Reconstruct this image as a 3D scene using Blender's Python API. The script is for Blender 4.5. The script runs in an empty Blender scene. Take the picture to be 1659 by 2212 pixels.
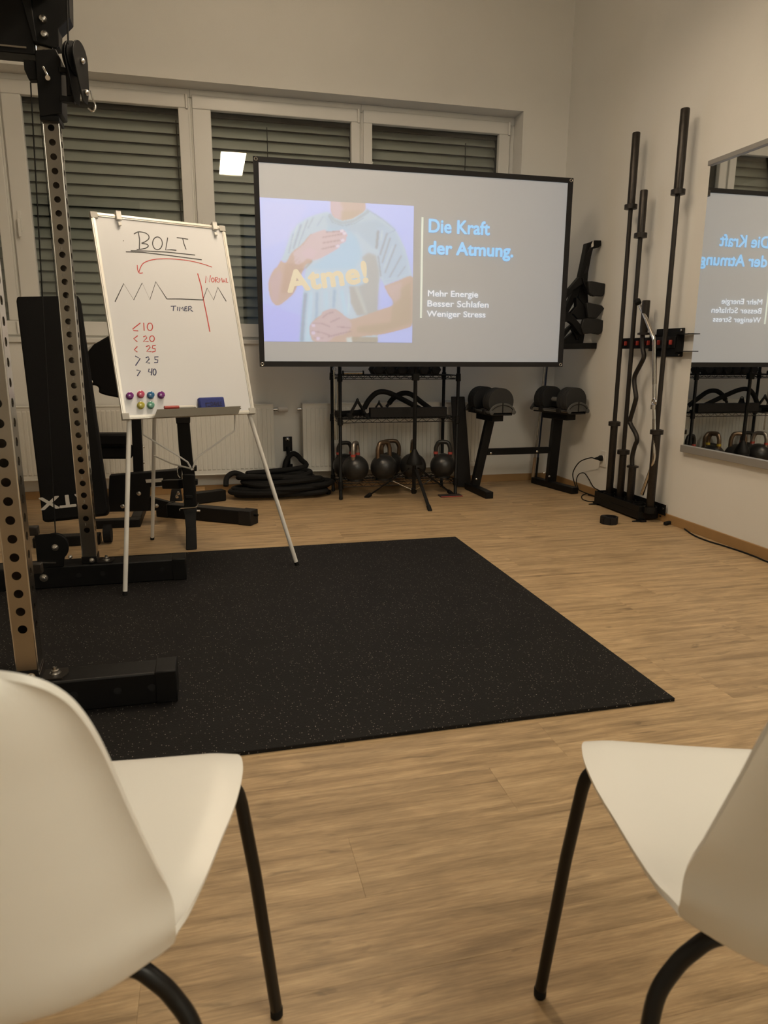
import bpy, math, random
import numpy as np
from mathutils import Vector, Matrix, Quaternion
random.seed(7)
PI = math.pi
R = math.radians
S = bpy.context.scene
C = S.collection

# ------------------------------------------------------------------ camera
CAM_H, CAM_F, CAM_W, CAM_HT = 1.03, 1526.8, 1659.0, 2212.0
YAW, PITCH, ROLL = R(13.808), R(-12.5586), R(0.289)
_f = Vector((math.sin(YAW)*math.cos(PITCH), math.cos(YAW)*math.cos(PITCH), math.sin(PITCH)))
_r0 = Vector((math.cos(YAW), -math.sin(YAW), 0)); _u0 = _r0.cross(_f)
_r = _r0*math.cos(ROLL) + _u0*math.sin(ROLL); _u = -_r0*math.sin(ROLL) + _u0*math.cos(ROLL)
cam_d = bpy.data.cameras.new('camera'); cam = bpy.data.objects.new('camera', cam_d); C.objects.link(cam)
m = Matrix((( _r.x, _u.x, -_f.x, 0), (_r.y, _u.y, -_f.y, 0), (_r.z, _u.z, -_f.z, CAM_H), (0, 0, 0, 1)))
cam.matrix_world = m
cam_d.sensor_fit = 'HORIZONTAL'; cam_d.sensor_width = 36; cam_d.lens = CAM_F*36/CAM_W
cam_d.clip_start = 0.02
cam_d.dof.use_dof = True; cam_d.dof.focus_distance = 4.2; cam_d.dof.aperture_fstop = 11
S.camera = cam

# ------------------------------------------------------------------ world, exposure
w = bpy.data.worlds.new('night'); S.world = w; w.use_nodes = True
w.node_tree.nodes['Background'].inputs[0].default_value = (0.02, 0.025, 0.03, 1)
w.node_tree.nodes['Background'].inputs[1].default_value = 0.12
S.view_settings.view_transform = 'Standard'; S.view_settings.look = 'None'
S.view_settings.exposure = 0.0; S.view_settings.gamma = 1.0; S.view_settings.use_curve_mapping = False
LAMP_COL = (1.0, 0.80, 0.575)
LAMP_POWER = 43.0          # radiance of the ceiling lamp diffusers
FILL_GLOBE_POWER = 44.0
FILL_PANEL_POWER = 6.3
SCREEN_BASE = (0.43, 0.36, 0.27)   # what the room light alone gives on the screen fabric

# ------------------------------------------------------------------ measuring: pixel + known plane -> room point
def _ray(px, py): return _r*((px-829.5)/CAM_F) - _u*((py-1106)/CAM_F) + _f
def at(px, py, Y):
    d = _ray(px, py); return Vector((0, 0, CAM_H)) + d*(Y/d.y)
def atx(px, py, X):
    d = _ray(px, py); return Vector((0, 0, CAM_H)) + d*(X/d.x)
def atz(px, py, z=0.0):
    d = _ray(px, py); return Vector((0, 0, CAM_H)) + d*((z-CAM_H)/d.z)
def atplane(px, py, c, n):
    d = _ray(px, py); o = Vector((0, 0, CAM_H)); return o + d*((c-o).dot(n)/d.dot(n))

# ------------------------------------------------------------------ materials
MATS = {}
def srgb(c):
    return tuple((x/12.92 if x <= .04045 else ((x+.055)/1.055)**2.4) for x in [v/255 for v in c])
def mat(name, col, rough=.5, metal=0., spec=.5, noise=0., nscale=20., bump=0., bscale=200., coat=0., alpha=None, emit=None, estr=1., trans=0.):
    if name in MATS: return MATS[name]
    m = bpy.data.materials.new(name); m.use_nodes = True; nt = m.node_tree; N = nt.nodes; L = nt.links
    b = N['Principled BSDF']
    b.inputs['Base Color'].default_value = (*col, 1); b.inputs['Roughness'].default_value = rough
    b.inputs['Metallic'].default_value = metal; b.inputs['Specular IOR Level'].default_value = spec
    b.inputs['Coat Weight'].default_value = coat; b.inputs['Transmission Weight'].default_value = trans
    if emit: b.inputs['Emission Color'].default_value = (*emit, 1); b.inputs['Emission Strength'].default_value = estr
    tc = N.new('ShaderNodeTexCoord')
    if noise:
        n = N.new('ShaderNodeTexNoise'); n.inputs['Scale'].default_value = nscale; n.inputs['Detail'].default_value = 4
        L.new(tc.outputs['Object'], n.inputs['Vector'])
        mr = N.new('ShaderNodeMapRange'); mr.inputs[3].default_value = 1-noise; mr.inputs[4].default_value = 1+noise
        L.new(n.outputs['Fac'], mr.inputs[0])
        mx = N.new('ShaderNodeVectorMath'); mx.operation = 'SCALE'; mx.inputs[0].default_value = col
        L.new(mr.outputs[0], mx.inputs['Scale']); L.new(mx.outputs[0], b.inputs['Base Color'])
        m2 = N.new('ShaderNodeMapRange'); m2.inputs[3].default_value = max(0, rough-.5*noise*rough); m2.inputs[4].default_value = min(1, rough*(1+.5*noise))
        L.new(n.outputs['Fac'], m2.inputs[0]); L.new(m2.outputs[0], b.inputs['Roughness'])
    if bump:
        n = N.new('ShaderNodeTexNoise'); n.inputs['Scale'].default_value = bscale; n.inputs['Detail'].default_value = 3
        L.new(tc.outputs['Object'], n.inputs['Vector'])
        bp = N.new('ShaderNodeBump'); bp.inputs['Strength'].default_value = bump; bp.inputs['Distance'].default_value = .002
        L.new(n.outputs['Fac'], bp.inputs['Height']); L.new(bp.outputs[0], b.inputs['Normal'])
    MATS[name] = m; return m

M_wall = mat('wall_paint', (.78, .77, .73), .9, noise=.03, nscale=3, bump=.25, bscale=260)
M_ceil = mat('ceiling_paint', (.72, .71, .68), .95, noise=.02, nscale=2)
M_upvc = mat('white_window_plastic', (.74, .73, .69), .35, noise=.02, nscale=8)
M_rad = mat('radiator_enamel', (.74, .73, .68), .4, noise=.03, nscale=12)
M_slat = mat('blind_aluminium', (.68, .69, .63), .5, .0, noise=.1, nscale=6)
M_black = mat('black_powder_coat', (.0055, .0055, .0055), .48, spec=.22, noise=.2, nscale=30, bump=.15, bscale=500)
M_blackm = mat('matt_black_metal', (.011, .010, .010), .6, spec=.3, noise=.2, nscale=20)
M_rubber = mat('black_rubber', (.008, .008, .008), .78, spec=.25, noise=.2, nscale=40)
M_grip = mat('dark_grey_rubber', (.030, .030, .030), .7, spec=.3, noise=.15, nscale=25, bump=.2, bscale=300)
M_leather = mat('black_vinyl_pad', (.003, .003, .0033), .7, spec=.2, noise=.2, nscale=60, bump=.3, bscale=400)
M_steel = mat('brushed_steel', (.42, .39, .35), .22, 1., noise=.15, nscale=6)
M_chrome = mat('chrome', (.62, .60, .57), .10, 1., noise=.05, nscale=10)
M_bolt = mat('zinc_bolt', (.62, .60, .57), .25, 1., noise=.1, nscale=90)
M_bar = mat('oxide_bar_steel', (.026, .022, .019), .40, .5, noise=.3, nscale=30, bump=.2, bscale=600)
M_sleeve = mat('worn_sleeve_steel', (.032, .027, .023), .36, .55, noise=.45, nscale=45)
M_chair = mat('white_chair_plastic', (.85, .835, .78), .38, noise=.015, nscale=6, bump=.06, bscale=500)
M_leg = mat('satin_black_tube', (.007, .0065, .006), .32, spec=.35, noise=.1, nscale=20)
M_base = mat('oak_baseboard', (.36, .215, .09), .5, noise=.12, nscale=15)
M_board = mat('whiteboard_enamel', (.68, .70, .74), .22, noise=.015, nscale=4)
M_alu = mat('pale_aluminium', (.72, .70, .65), .38, .55, noise=.05, nscale=12)
M_greyp = mat('grey_corner_plastic', (.42, .41, .38), .5, noise=.05, nscale=30)
M_wleg = mat('white_lacquered_tube', (.74, .73, .70), .35, noise=.02, nscale=12)
M_inkk = mat('black_ink', (.03, .03, .035), .6, noise=.25, nscale=200)
M_inkr = mat('red_ink', (.50, .045, .04), .6, noise=.2, nscale=200)
M_inkb = mat('blue_ink', (.02, .03, .10), .6, noise=.2, nscale=200)
M_redp = mat('red_plastic', (.33, .035, .025), .45, noise=.1, nscale=60)
M_yel = mat('yellow_paint', (.55, .40, .04), .5, noise=.1, nscale=60)
M_redpaint = mat('red_paint', (.42, .06, .045), .5, noise=.1, nscale=60)
M_fabric = mat('screen_border_fabric', (.012, .012, .014), .85, noise=.2, nscale=50)
M_white = mat('white_print', (.62, .60, .56), .6, noise=.05, nscale=80)
M_kb = mat('kettlebell_black', (.016, .016, .016), .34, noise=.25, nscale=30, bump=.15, bscale=120)
M_bronze = mat('worn_bronze_handle', (.20, .14, .095), .34, .85, noise=.4, nscale=40)
M_kbsteel = mat('worn_steel_handle', (.33, .30, .27), .33, .85, noise=.35, nscale=40)
M_outside = mat('outside_night', (.004, .004, .005), .9, noise=.2, nscale=4)
M_mframe = mat('mirror_frame_aluminium', (.36, .35, .33), .42, .4, noise=.05, nscale=10)
M_mirror = mat('mirror_glass', (.86, .87, .86), .012, 1., noise=.0)
M_cork = mat('cork_grip', (.36, .25, .15), .8, noise=.2, nscale=80)
M_blue = mat('blue_felt', (.02, .035, .20), .7, noise=.2, nscale=100)
M_plate = mat('dark_weight_plate', (.014, .014, .014), .55, spec=.3, noise=.2, nscale=20)
M_grey = mat('grey_cast_plastic', (.075, .075, .072), .5, noise=.2, nscale=30)

def glass_mat():
    m = bpy.data.materials.new('window_glass'); m.use_nodes = True; nt = m.node_tree; N = nt.nodes; L = nt.links
    N.clear(); out = N.new('ShaderNodeOutputMaterial'); mix = N.new('ShaderNodeMixShader')
    fr = N.new('ShaderNodeFresnel'); fr.inputs[0].default_value = 1.5
    t = N.new('ShaderNodeBsdfTransparent'); t.inputs[0].default_value = (.955, .965, .96, 1)
    g = N.new('ShaderNodeBsdfGlossy'); g.inputs['Roughness'].default_value = .004
    L.new(fr.outputs[0], mix.inputs[0]); L.new(t.outputs[0], mix.inputs[1]); L.new(g.outputs[0], mix.inputs[2])
    L.new(mix.outputs[0], out.inputs[0]); return m
M_glass = glass_mat()

def floor_mat():
    m = bpy.data.materials.new('oak_vinyl_plank'); m.use_nodes = True; nt = m.node_tree; N = nt.nodes; L = nt.links
    b = N['Principled BSDF']; b.inputs['Roughness'].default_value = .42; b.inputs['Specular IOR Level'].default_value = .35
    oi = N.new('ShaderNodeObjectInfo'); tc = N.new('ShaderNodeTexCoord')
    mul = N.new('ShaderNodeMath'); mul.operation = 'MULTIPLY'; mul.inputs[1].default_value = 37.
    L.new(oi.outputs['Random'], mul.inputs[0])
    cmb = N.new('ShaderNodeCombineXYZ'); L.new(mul.outputs[0], cmb.inputs[0]); L.new(mul.outputs[0], cmb.inputs[1])
    add = N.new('ShaderNodeVectorMath'); add.operation = 'ADD'; L.new(tc.outputs['Object'], add.inputs[0]); L.new(cmb.outputs[0], add.inputs[1])
    def layer(sx, sy, scale, det, rough, dist):
        mp = N.new('ShaderNodeMapping'); mp.inputs['Scale'].default_value = (sx, sy, 1); L.new(add.outputs[0], mp.inputs[0])
        n = N.new('ShaderNodeTexNoise'); n.inputs['Scale'].default_value = scale; n.inputs['Detail'].default_value = det
        n.inputs['Roughness'].default_value = rough; n.inputs['Distortion'].default_value = dist
        L.new(mp.outputs[0], n.inputs['Vector']); return n
    g1 = layer(1.1, 16, 2.2, 8, .62, .6)      # long streaks
    g2 = layer(5, 110, 2.0, 6, .7, .2)        # fine pores
    g3 = layer(2.2, 6.0, 1.7, 4, .55, 1.4)    # knots and broad tone
    r1 = N.new('ShaderNodeValToRGB'); cr = r1.color_ramp
    cr.elements[0].position = .28; cr.elements[0].color = (.245, .165, .088, 1)
    cr.elements[1].position = .72; cr.elements[1].color = (.580, .420, .240, 1)
    e = cr.elements.new(.5); e.color = (.445, .310, .170, 1)
    L.new(g1.outputs['Fac'], r1.inputs[0])
    def scaleby(src, n, lo, hi, a=.3, z=.7):
        mr = N.new('ShaderNodeMapRange'); mr.inputs[1].default_value = a; mr.inputs[2].default_value = z
        mr.inputs[3].default_value = lo; mr.inputs[4].default_value = hi; L.new(n, mr.inputs[0])
        v = N.new('ShaderNodeVectorMath'); v.operation = 'SCALE'; L.new(src, v.inputs[0]); L.new(mr.outputs[0], v.inputs['Scale']); return v.outputs[0]
    c = scaleby(r1.outputs[0], g2.outputs['Fac'], .80, 1.16)
    g4 = layer(12, 220, 2.2, 4, .6, .3)
    c = scaleby(c, g4.outputs['Fac'], .90, 1.10)
    c = scaleby(c, g3.outputs['Fac'], .84, 1.12)
    c = scaleby(c, oi.outputs['Random'], .94, 1.05, 0, 1)
    kn = layer(3.0, 13.0, 1.6, 3, .5, 2.0)    # sparse dark knots
    c = scaleby(c, kn.outputs['Fac'], 1.0, .66, .64, .74)
    L.new(c, b.inputs['Base Color'])
    bp = N.new('ShaderNodeBump'); bp.inputs['Strength'].default_value = .35; bp.inputs['Distance'].default_value = .0012
    L.new(g2.outputs['Fac'], bp.inputs['Height']); L.new(bp.outputs[0], b.inputs['Normal'])
    return m
M_floor = floor_mat()

def matmat():
    m = bpy.data.materials.new('speckled_rubber_mat'); m.use_nodes = True; nt = m.node_tree; N = nt.nodes; L = nt.links
    b = N['Principled BSDF']; b.inputs['Roughness'].default_value = .68; b.inputs['Specular IOR Level'].default_value = .18
    tc = N.new('ShaderNodeTexCoord')
    def speck(scale, thr, rndthr):
        v = N.new('ShaderNodeTexVoronoi'); v.inputs['Scale'].default_value = scale; L.new(tc.outputs['Object'], v.inputs['Vector'])
        lt = N.new('ShaderNodeMath'); lt.operation = 'LESS_THAN'; lt.inputs[1].default_value = thr; L.new(v.outputs['Distance'], lt.inputs[0])
        sp = N.new('ShaderNodeSeparateColor'); L.new(v.outputs['Color'], sp.inputs[0])
        gt = N.new('ShaderNodeMath'); gt.operation = 'GREATER_THAN'; gt.inputs[1].default_value = rndthr; L.new(sp.outputs[0], gt.inputs[0])
        mu = N.new('ShaderNodeMath'); mu.operation = 'MULTIPLY'; L.new(lt.outputs[0], mu.inputs[0]); L.new(gt.outputs[0], mu.inputs[1]); return mu, sp
    s1, sp1 = speck(170, .26, .80)
    cr = N.new('ShaderNodeValToRGB'); cr.color_ramp.elements[0].color = (.10, .085, .07, 1); cr.color_ramp.elements[1].color = (.34, .30, .26, 1)
    L.new(sp1.outputs[1], cr.inputs[0])
    n = N.new('ShaderNodeTexNoise'); n.inputs['Scale'].default_value = 5; L.new(tc.outputs['Object'], n.inputs['Vector'])
    bc = N.new('ShaderNodeValToRGB'); bc.color_ramp.elements[0].color = (.0055, .005, .0048, 1); bc.color_ramp.elements[1].color = (.011, .010, .0097, 1)
    L.new(n.outputs['Fac'], bc.inputs[0])
    mx = N.new('ShaderNodeMix'); mx.data_type = 'RGBA'; L.new(s1.outputs[0], mx.inputs[0]); L.new(bc.outputs[0], mx.inputs[6]); L.new(cr.outputs[0], mx.inputs[7])
    L.new(mx.outputs[2], b.inputs['Base Color'])
    n2 = N.new('ShaderNodeTexNoise'); n2.inputs['Scale'].default_value = 260; L.new(tc.outputs['Object'], n2.inputs['Vector'])
    bp = N.new('ShaderNodeBump'); bp.inputs['Strength'].default_value = .5; bp.inputs['Distance'].default_value = .002
    L.new(n2.outputs['Fac'], bp.inputs['Height']); L.new(bp.outputs[0], b.inputs['Normal'])
    return m
M_mat = matmat()

def glow(name, target):
    """a patch of projected light on the screen fabric: fabric + the light the projector adds"""
    if name in MATS: return MATS[name]
    t = srgb(target); e = tuple(max(0, a-b) for a, b in zip(t, SCREEN_BASE))
    return mat(name, (.60, .61, .61), .8, emit=e, estr=1.0)

# ------------------------------------------------------------------ mesh builder
class MB:
    def __init__(s): s.v = []; s.f = []
    def add(s, vs, fs):
        n = len(s.v); s.v += [Vector(v) for v in vs]; s.f += [tuple(i+n for i in f) for f in fs]; return s
    def box(s, x0, x1, y0, y1, z0, z1, M=None):
        vs = [(x, y, z) for x in (x0, x1) for y in (y0, y1) for z in (z0, z1)]
        if M: vs = [M @ Vector(v) for v in vs]
        return s.add(vs, [(0, 1, 3, 2), (4, 6, 7, 5), (0, 4, 5, 1), (2, 3, 7, 6), (0, 2, 6, 4), (1, 5, 7, 3)])
    def beam(s, p, q, w, h, up=(0, 0, 1)):
        p = Vector(p); q = Vector(q); d = (q-p); L = d.length; d.normalize(); up = Vector(up)
        a = d.cross(up); a = a.normalized() if a.length > 1e-5 else Vector((1, 0, 0)); b = a.cross(d)
        vs = [p+d*t*L+a*(i*w/2)+b*(j*h/2) for t in (0, 1) for i in (-1, 1) for j in (-1, 1)]
        return s.add(vs, [(0, 1, 3, 2), (4, 6, 7, 5), (0, 4, 5, 1), (2, 3, 7, 6), (0, 2, 6, 4), (1, 5, 7, 3)])
    def tube(s, path, r, seg=10, closed=False, caps=True):
        P = [Vector(p) for p in path]; n = len(P); rs = r if isinstance(r, (list, tuple)) else [r]*n
        T = []
        for i in range(n):
            a = P[(i-1) % n] if (closed or i > 0) else P[i]; b = P[(i+1) % n] if (closed or i < n-1) else P[i]
            T.append((b-a).normalized())
        ref = Vector((0, 0, 1)) if abs(T[0].z) < .9 else Vector((1, 0, 0))
        A = T[0].cross(ref).normalized(); vs = []; fs = []
        for i in range(n):
            if i: A = (A - T[i]*A.dot(T[i])).normalized()
            B = T[i].cross(A)
            for k in range(seg):
                t = 2*PI*k/seg; vs.append(P[i] + (A*math.cos(t)+B*math.sin(t))*rs[i])
        rng = n if closed else n-1
        for i in range(rng):
            j = (i+1) % n
            for k in range(seg):
                k2 = (k+1) % seg; fs.append((i*seg+k, i*seg+k2, j*seg+k2, j*seg+k))
        if caps and not closed:
            fs.append(tuple(range(seg-1, -1, -1))); fs.append(tuple((n-1)*seg+k for k in range(seg)))
        return s.add(vs, fs)
    def cyl(s, p, q, r, seg=16, r2=None): return s.tube([p, q], [r, r if r2 is None else r2], seg)
    def lathe(s, prof, p0, axis=(0, 0, 1), seg=24):
        """prof: list of (radius, distance along the axis)"""
        ax = Vector(axis).normalized(); p0 = Vector(p0); ref = Vector((0, 0, 1)) if abs(ax.z) < .9 else Vector((1, 0, 0))
        A = ax.cross(ref).normalized(); B = ax.cross(A); vs = []; fs = []; n = len(prof)
        for r, h in prof:
            for k in range(seg):
                t = 2*PI*k/seg; vs.append(p0+ax*h+(A*math.cos(t)+B*math.sin(t))*max(r, 1e-4))
        for i in range(n-1):
            for k in range(seg):
                k2 = (k+1) % seg; fs.append((i*seg+k, i*seg+k2, (i+1)*seg+k2, (i+1)*seg+k))
        fs.append(tuple(range(seg-1, -1, -1))); fs.append(tuple((n-1)*seg+k for k in range(seg)))
        return s.add(vs, fs)
    def prism(s, pts, off):
        P = [Vector(p) for p in pts]; o = Vector(off); n = len(P)
        return s.add(P+[p+o for p in P], [tuple(range(n-1, -1, -1)), tuple(range(n, 2*n))]+[(i, (i+1) % n, n+(i+1) % n, n+i) for i in range(n)])
    def quad(s, a, b, c, d): return s.add([a, b, c, d], [(0, 1, 2, 3)])
    def build(s, name, m, parent=None, world=True, bevel=0., smooth=True, kind=None, ang=38, bseg=2):
        me = bpy.data.meshes.new(name); off = Vector((0, 0, 0))
        if parent is not None and world:
            r = parent
            while r.parent: r = r.parent
            off = r.location
        me.from_pydata([tuple(v-off) for v in s.v], [], s.f); me.validate(); me.update()
        import bmesh
        bm = bmesh.new(); bm.from_mesh(me); bmesh.ops.recalc_face_normals(bm, faces=bm.faces); bm.to_mesh(me); bm.free()
        if smooth:
            me.polygons.foreach_set('use_smooth', [True]*len(me.polygons)); me.set_sharp_from_angle(angle=R(ang))
        me.materials.append(m)
        o = bpy.data.objects.new(name, me); C.objects.link(o)
        if parent is not None: o.parent = parent
        if bevel:
            b = o.modifiers.new('bevel', 'BEVEL'); b.width = bevel; b.segments = bseg; b.limit_method = 'ANGLE'; b.angle_limit = R(40)
        if kind: o['kind'] = kind
        return o

def thing(name, label, cat, loc=(0, 0, 0), rz=0., group=None):
    o = bpy.data.objects.new(name, None); C.objects.link(o); o.location = loc; o.rotation_euler = (0, 0, rz); o.empty_display_size = .05
    o['label'] = label; o['category'] = cat
    if group: o['group'] = group
    return o
def tag(o, label, cat, group=None):
    o['label'] = label; o['category'] = cat
    if group: o['group'] = group
    return o
def copy_tree(o, parent=None):
    c = o.copy(); C.objects.link(c)
    if parent: c.parent = parent
    for ch in [x for x in C.objects if x.parent == o]: copy_tree(ch, c)
    return c
def arc(c, r, a0, a1, n, u, v):
    c = Vector(c); u = Vector(u); v = Vector(v)
    return [c+u*(r*math.cos(a0+(a1-a0)*i/(n-1)))+v*(r*math.sin(a0+(a1-a0)*i/(n-1))) for i in range(n)]
def smoothpath(pts, n=6):
    P = [Vector(p) for p in pts]; out = []
    for i in range(len(P)-1):
        p0 = P[max(i-1, 0)]; p1 = P[i]; p2 = P[i+1]; p3 = P[min(i+2, len(P)-1)]
        for k in range(n):
            t = k/n
            out.append(.5*((2*p1)+(p2-p0)*t+(2*p0-5*p1+4*p2-p3)*t*t+(3*p1-p0-3*p2+p3)*t**3))
    out.append(P[-1]); return out
def text_mesh(txt, name, m, parent, M, width=None, height=None, bold=0., extrude=0.0004, spacing=1.0, linesp=1.0):
    """flat lettering as a mesh; M maps text plane (x right, y up, z out) to the room"""
    cu = bpy.data.curves.new(name, 'FONT'); cu.body = txt; cu.size = 1; cu.offset = 0; cu.extrude = 0; cu.space_character = spacing; cu.space_line = linesp
    cu.resolution_u = 4
    ob = bpy.data.objects.new(name, cu); C.objects.link(ob)
    dg = bpy.context.evaluated_depsgraph_get(); me = bpy.data.meshes.new_from_object(ob.evaluated_get(dg))
    bpy.data.objects.remove(ob); 
    co = np.empty(len(me.vertices)*3); me.vertices.foreach_get('co', co); co = co.reshape(-1, 3)
    mn = co.min(0); mxx = co.max(0); sx = (width/(mxx[0]-mn[0])) if width else 1; sy = (height/(mxx[1]-mn[1])) if height else sx
    if not width: sx = sy
    co[:, 0] = (co[:, 0]-mn[0])*sx; co[:, 1] = (co[:, 1]-mn[1])*sy; co[:, 2] = extrude
    r = parent; 
    while r.parent: r = r.parent
    off = r.location
    if bold:      # heavier weight: the outline repeated around a small circle
        H_ = co[:, 1].max(); polys = [tuple(p.vertices) for p in me.polygons]; n0 = len(co); V_ = []; F_ = []
        for q in range(13):
            r_ = 0 if q == 0 else bold*H_; a_ = 2*PI*q/12
            c2 = co.copy(); c2[:, 0] += r_*math.cos(a_); c2[:, 1] += r_*math.sin(a_); c2[:, 2] += q*7e-5
            F_ += [tuple(i+q*n0 for i in p) for p in polys]; V_.append(c2)
        co = np.concatenate(V_); me = bpy.data.meshes.new(name); me.from_pydata(co.tolist(), [], F_)
    out = [tuple((M @ Vector(v))-off) for v in co]
    me.vertices.foreach_set('co', np.array(out).ravel()); me.update(); me.name = name
    me.materials.clear(); me.materials.append(m)
    o = bpy.data.objects.new(name, me); C.objects.link(o); o.parent = parent; return o
def frame(o, x, y, z):
    return Matrix(((x[0], y[0], z[0], o[0]), (x[1], y[1], z[1], o[1]), (x[2], y[2], z[2], o[2]), (0, 0, 0, 1)))

# ================================================================== ROOM SHELL
XL, XR, YF, YB, ZC = -3.0, 2.78, -3.0, 5.44, 3.75
# floor slab with individual vinyl planks
fl = MB().box(XL-.2, XR+.2, YF-.2, YB+.4, -.12, -.006).build('floor', mat('screed', (.20, .14, .08), .9, noise=.1), smooth=False); fl['kind'] = 'structure'
PW, PLN = .18, 1.22
plank_cache = {}
def plank_mesh(L, Wd):
    k = (round(L, 3), round(Wd, 3))
    if k in plank_cache: return plank_cache[k]
    g, b = .00012, .0003
    vs = []
    for z, i in ((-.006, g), (-b, g), (0, g+b)):
        vs += [(i, i, z), (L-i, i, z), (L-i, Wd-i, z), (i, Wd-i, z)]
    fs = [(8, 9, 10, 11)]
    for a in (0, 4):
        for k2 in range(4): fs.append((a+k2, a+(k2+1) % 4, a+4+(k2+1) % 4, a+4+k2))
    me = bpy.data.meshes.new('plank'); me.from_pydata(vs, [], fs); me.update(); me.materials.append(M_floor); plank_cache[k] = me; return me
known = {0: .2505, 1: .651, 2: .873, -1: -.157, 3: .31, -2: .92, -3: .33}
y = 1.151
k = int(math.floor((YF-1.151)/PW))
while 1.151+k*PW < YB-.001:
    y0 = max(1.151+k*PW, YF); y1 = min(1.151+(k+1)*PW, YB)
    x = known.get(k, random.random()*PLN); x -= math.ceil((x-XL)/PLN)*PLN
    while x < XR-.001:
        a = max(x, XL); b = min(x+PLN, XR)
        if b-a > .02 and y1-y0 > .02:
            o = bpy.data.objects.new('plank', plank_mesh(b-a, y1-y0)); C.objects.link(o); o.parent = fl; o.location = (a, y0, 0)
        x += PLN
    k += 1

def struct(mb, name, m, **kw):
    o = mb.build(name, m, smooth=False, **kw); o['kind'] = 'structure'; return o
# back wall with the long window recess
WX0, WX1, WZ0, WZ1 = -2.55, 2.405, 1.10, 2.825
bw = MB()
bw.box(XL-.2, XR+.2, YB, YB+.34, -.12, WZ0); bw.box(XL-.2, XR+.2, YB, YB+.34, WZ1, ZC+.1)
bw.box(XL-.2, WX0, YB, YB+.34, WZ0, WZ1); bw.box(WX1, XR+.2, YB, YB+.34, WZ0, WZ1)
struct(bw, 'wall_back', M_wall)
struct(MB().box(XR, XR+.2, YF-.2, YB, -.12, ZC+.1), 'wall_right', M_wall)
struct(MB().box(XL-.2, XL, YF-.2, YB, -.12, ZC+.1), 'wall_left', M_wall)
struct(MB().box(XL, XR, YF-.2, YF, -.12, ZC+.1), 'wall_front', M_wall)
struct(MB().box(XL, XR, YF, YB, ZC, ZC+.1), 'ceiling', M_ceil)
struct(MB().box(XL, XR-.012, YB-.012, YB, 0, .058), 'baseboard_back', M_base, bevel=.002)
struct(MB().box(XR-.012, XR, YF, YB-.0, 0, .058), 'baseboard_right', M_base, bevel=.002)
# window sill board
struct(MB().box(WX0, WX1, YB-.02, 5.60, WZ0, WZ0+.03), 'trim_1', M_upvc, bevel=.004)
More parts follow.
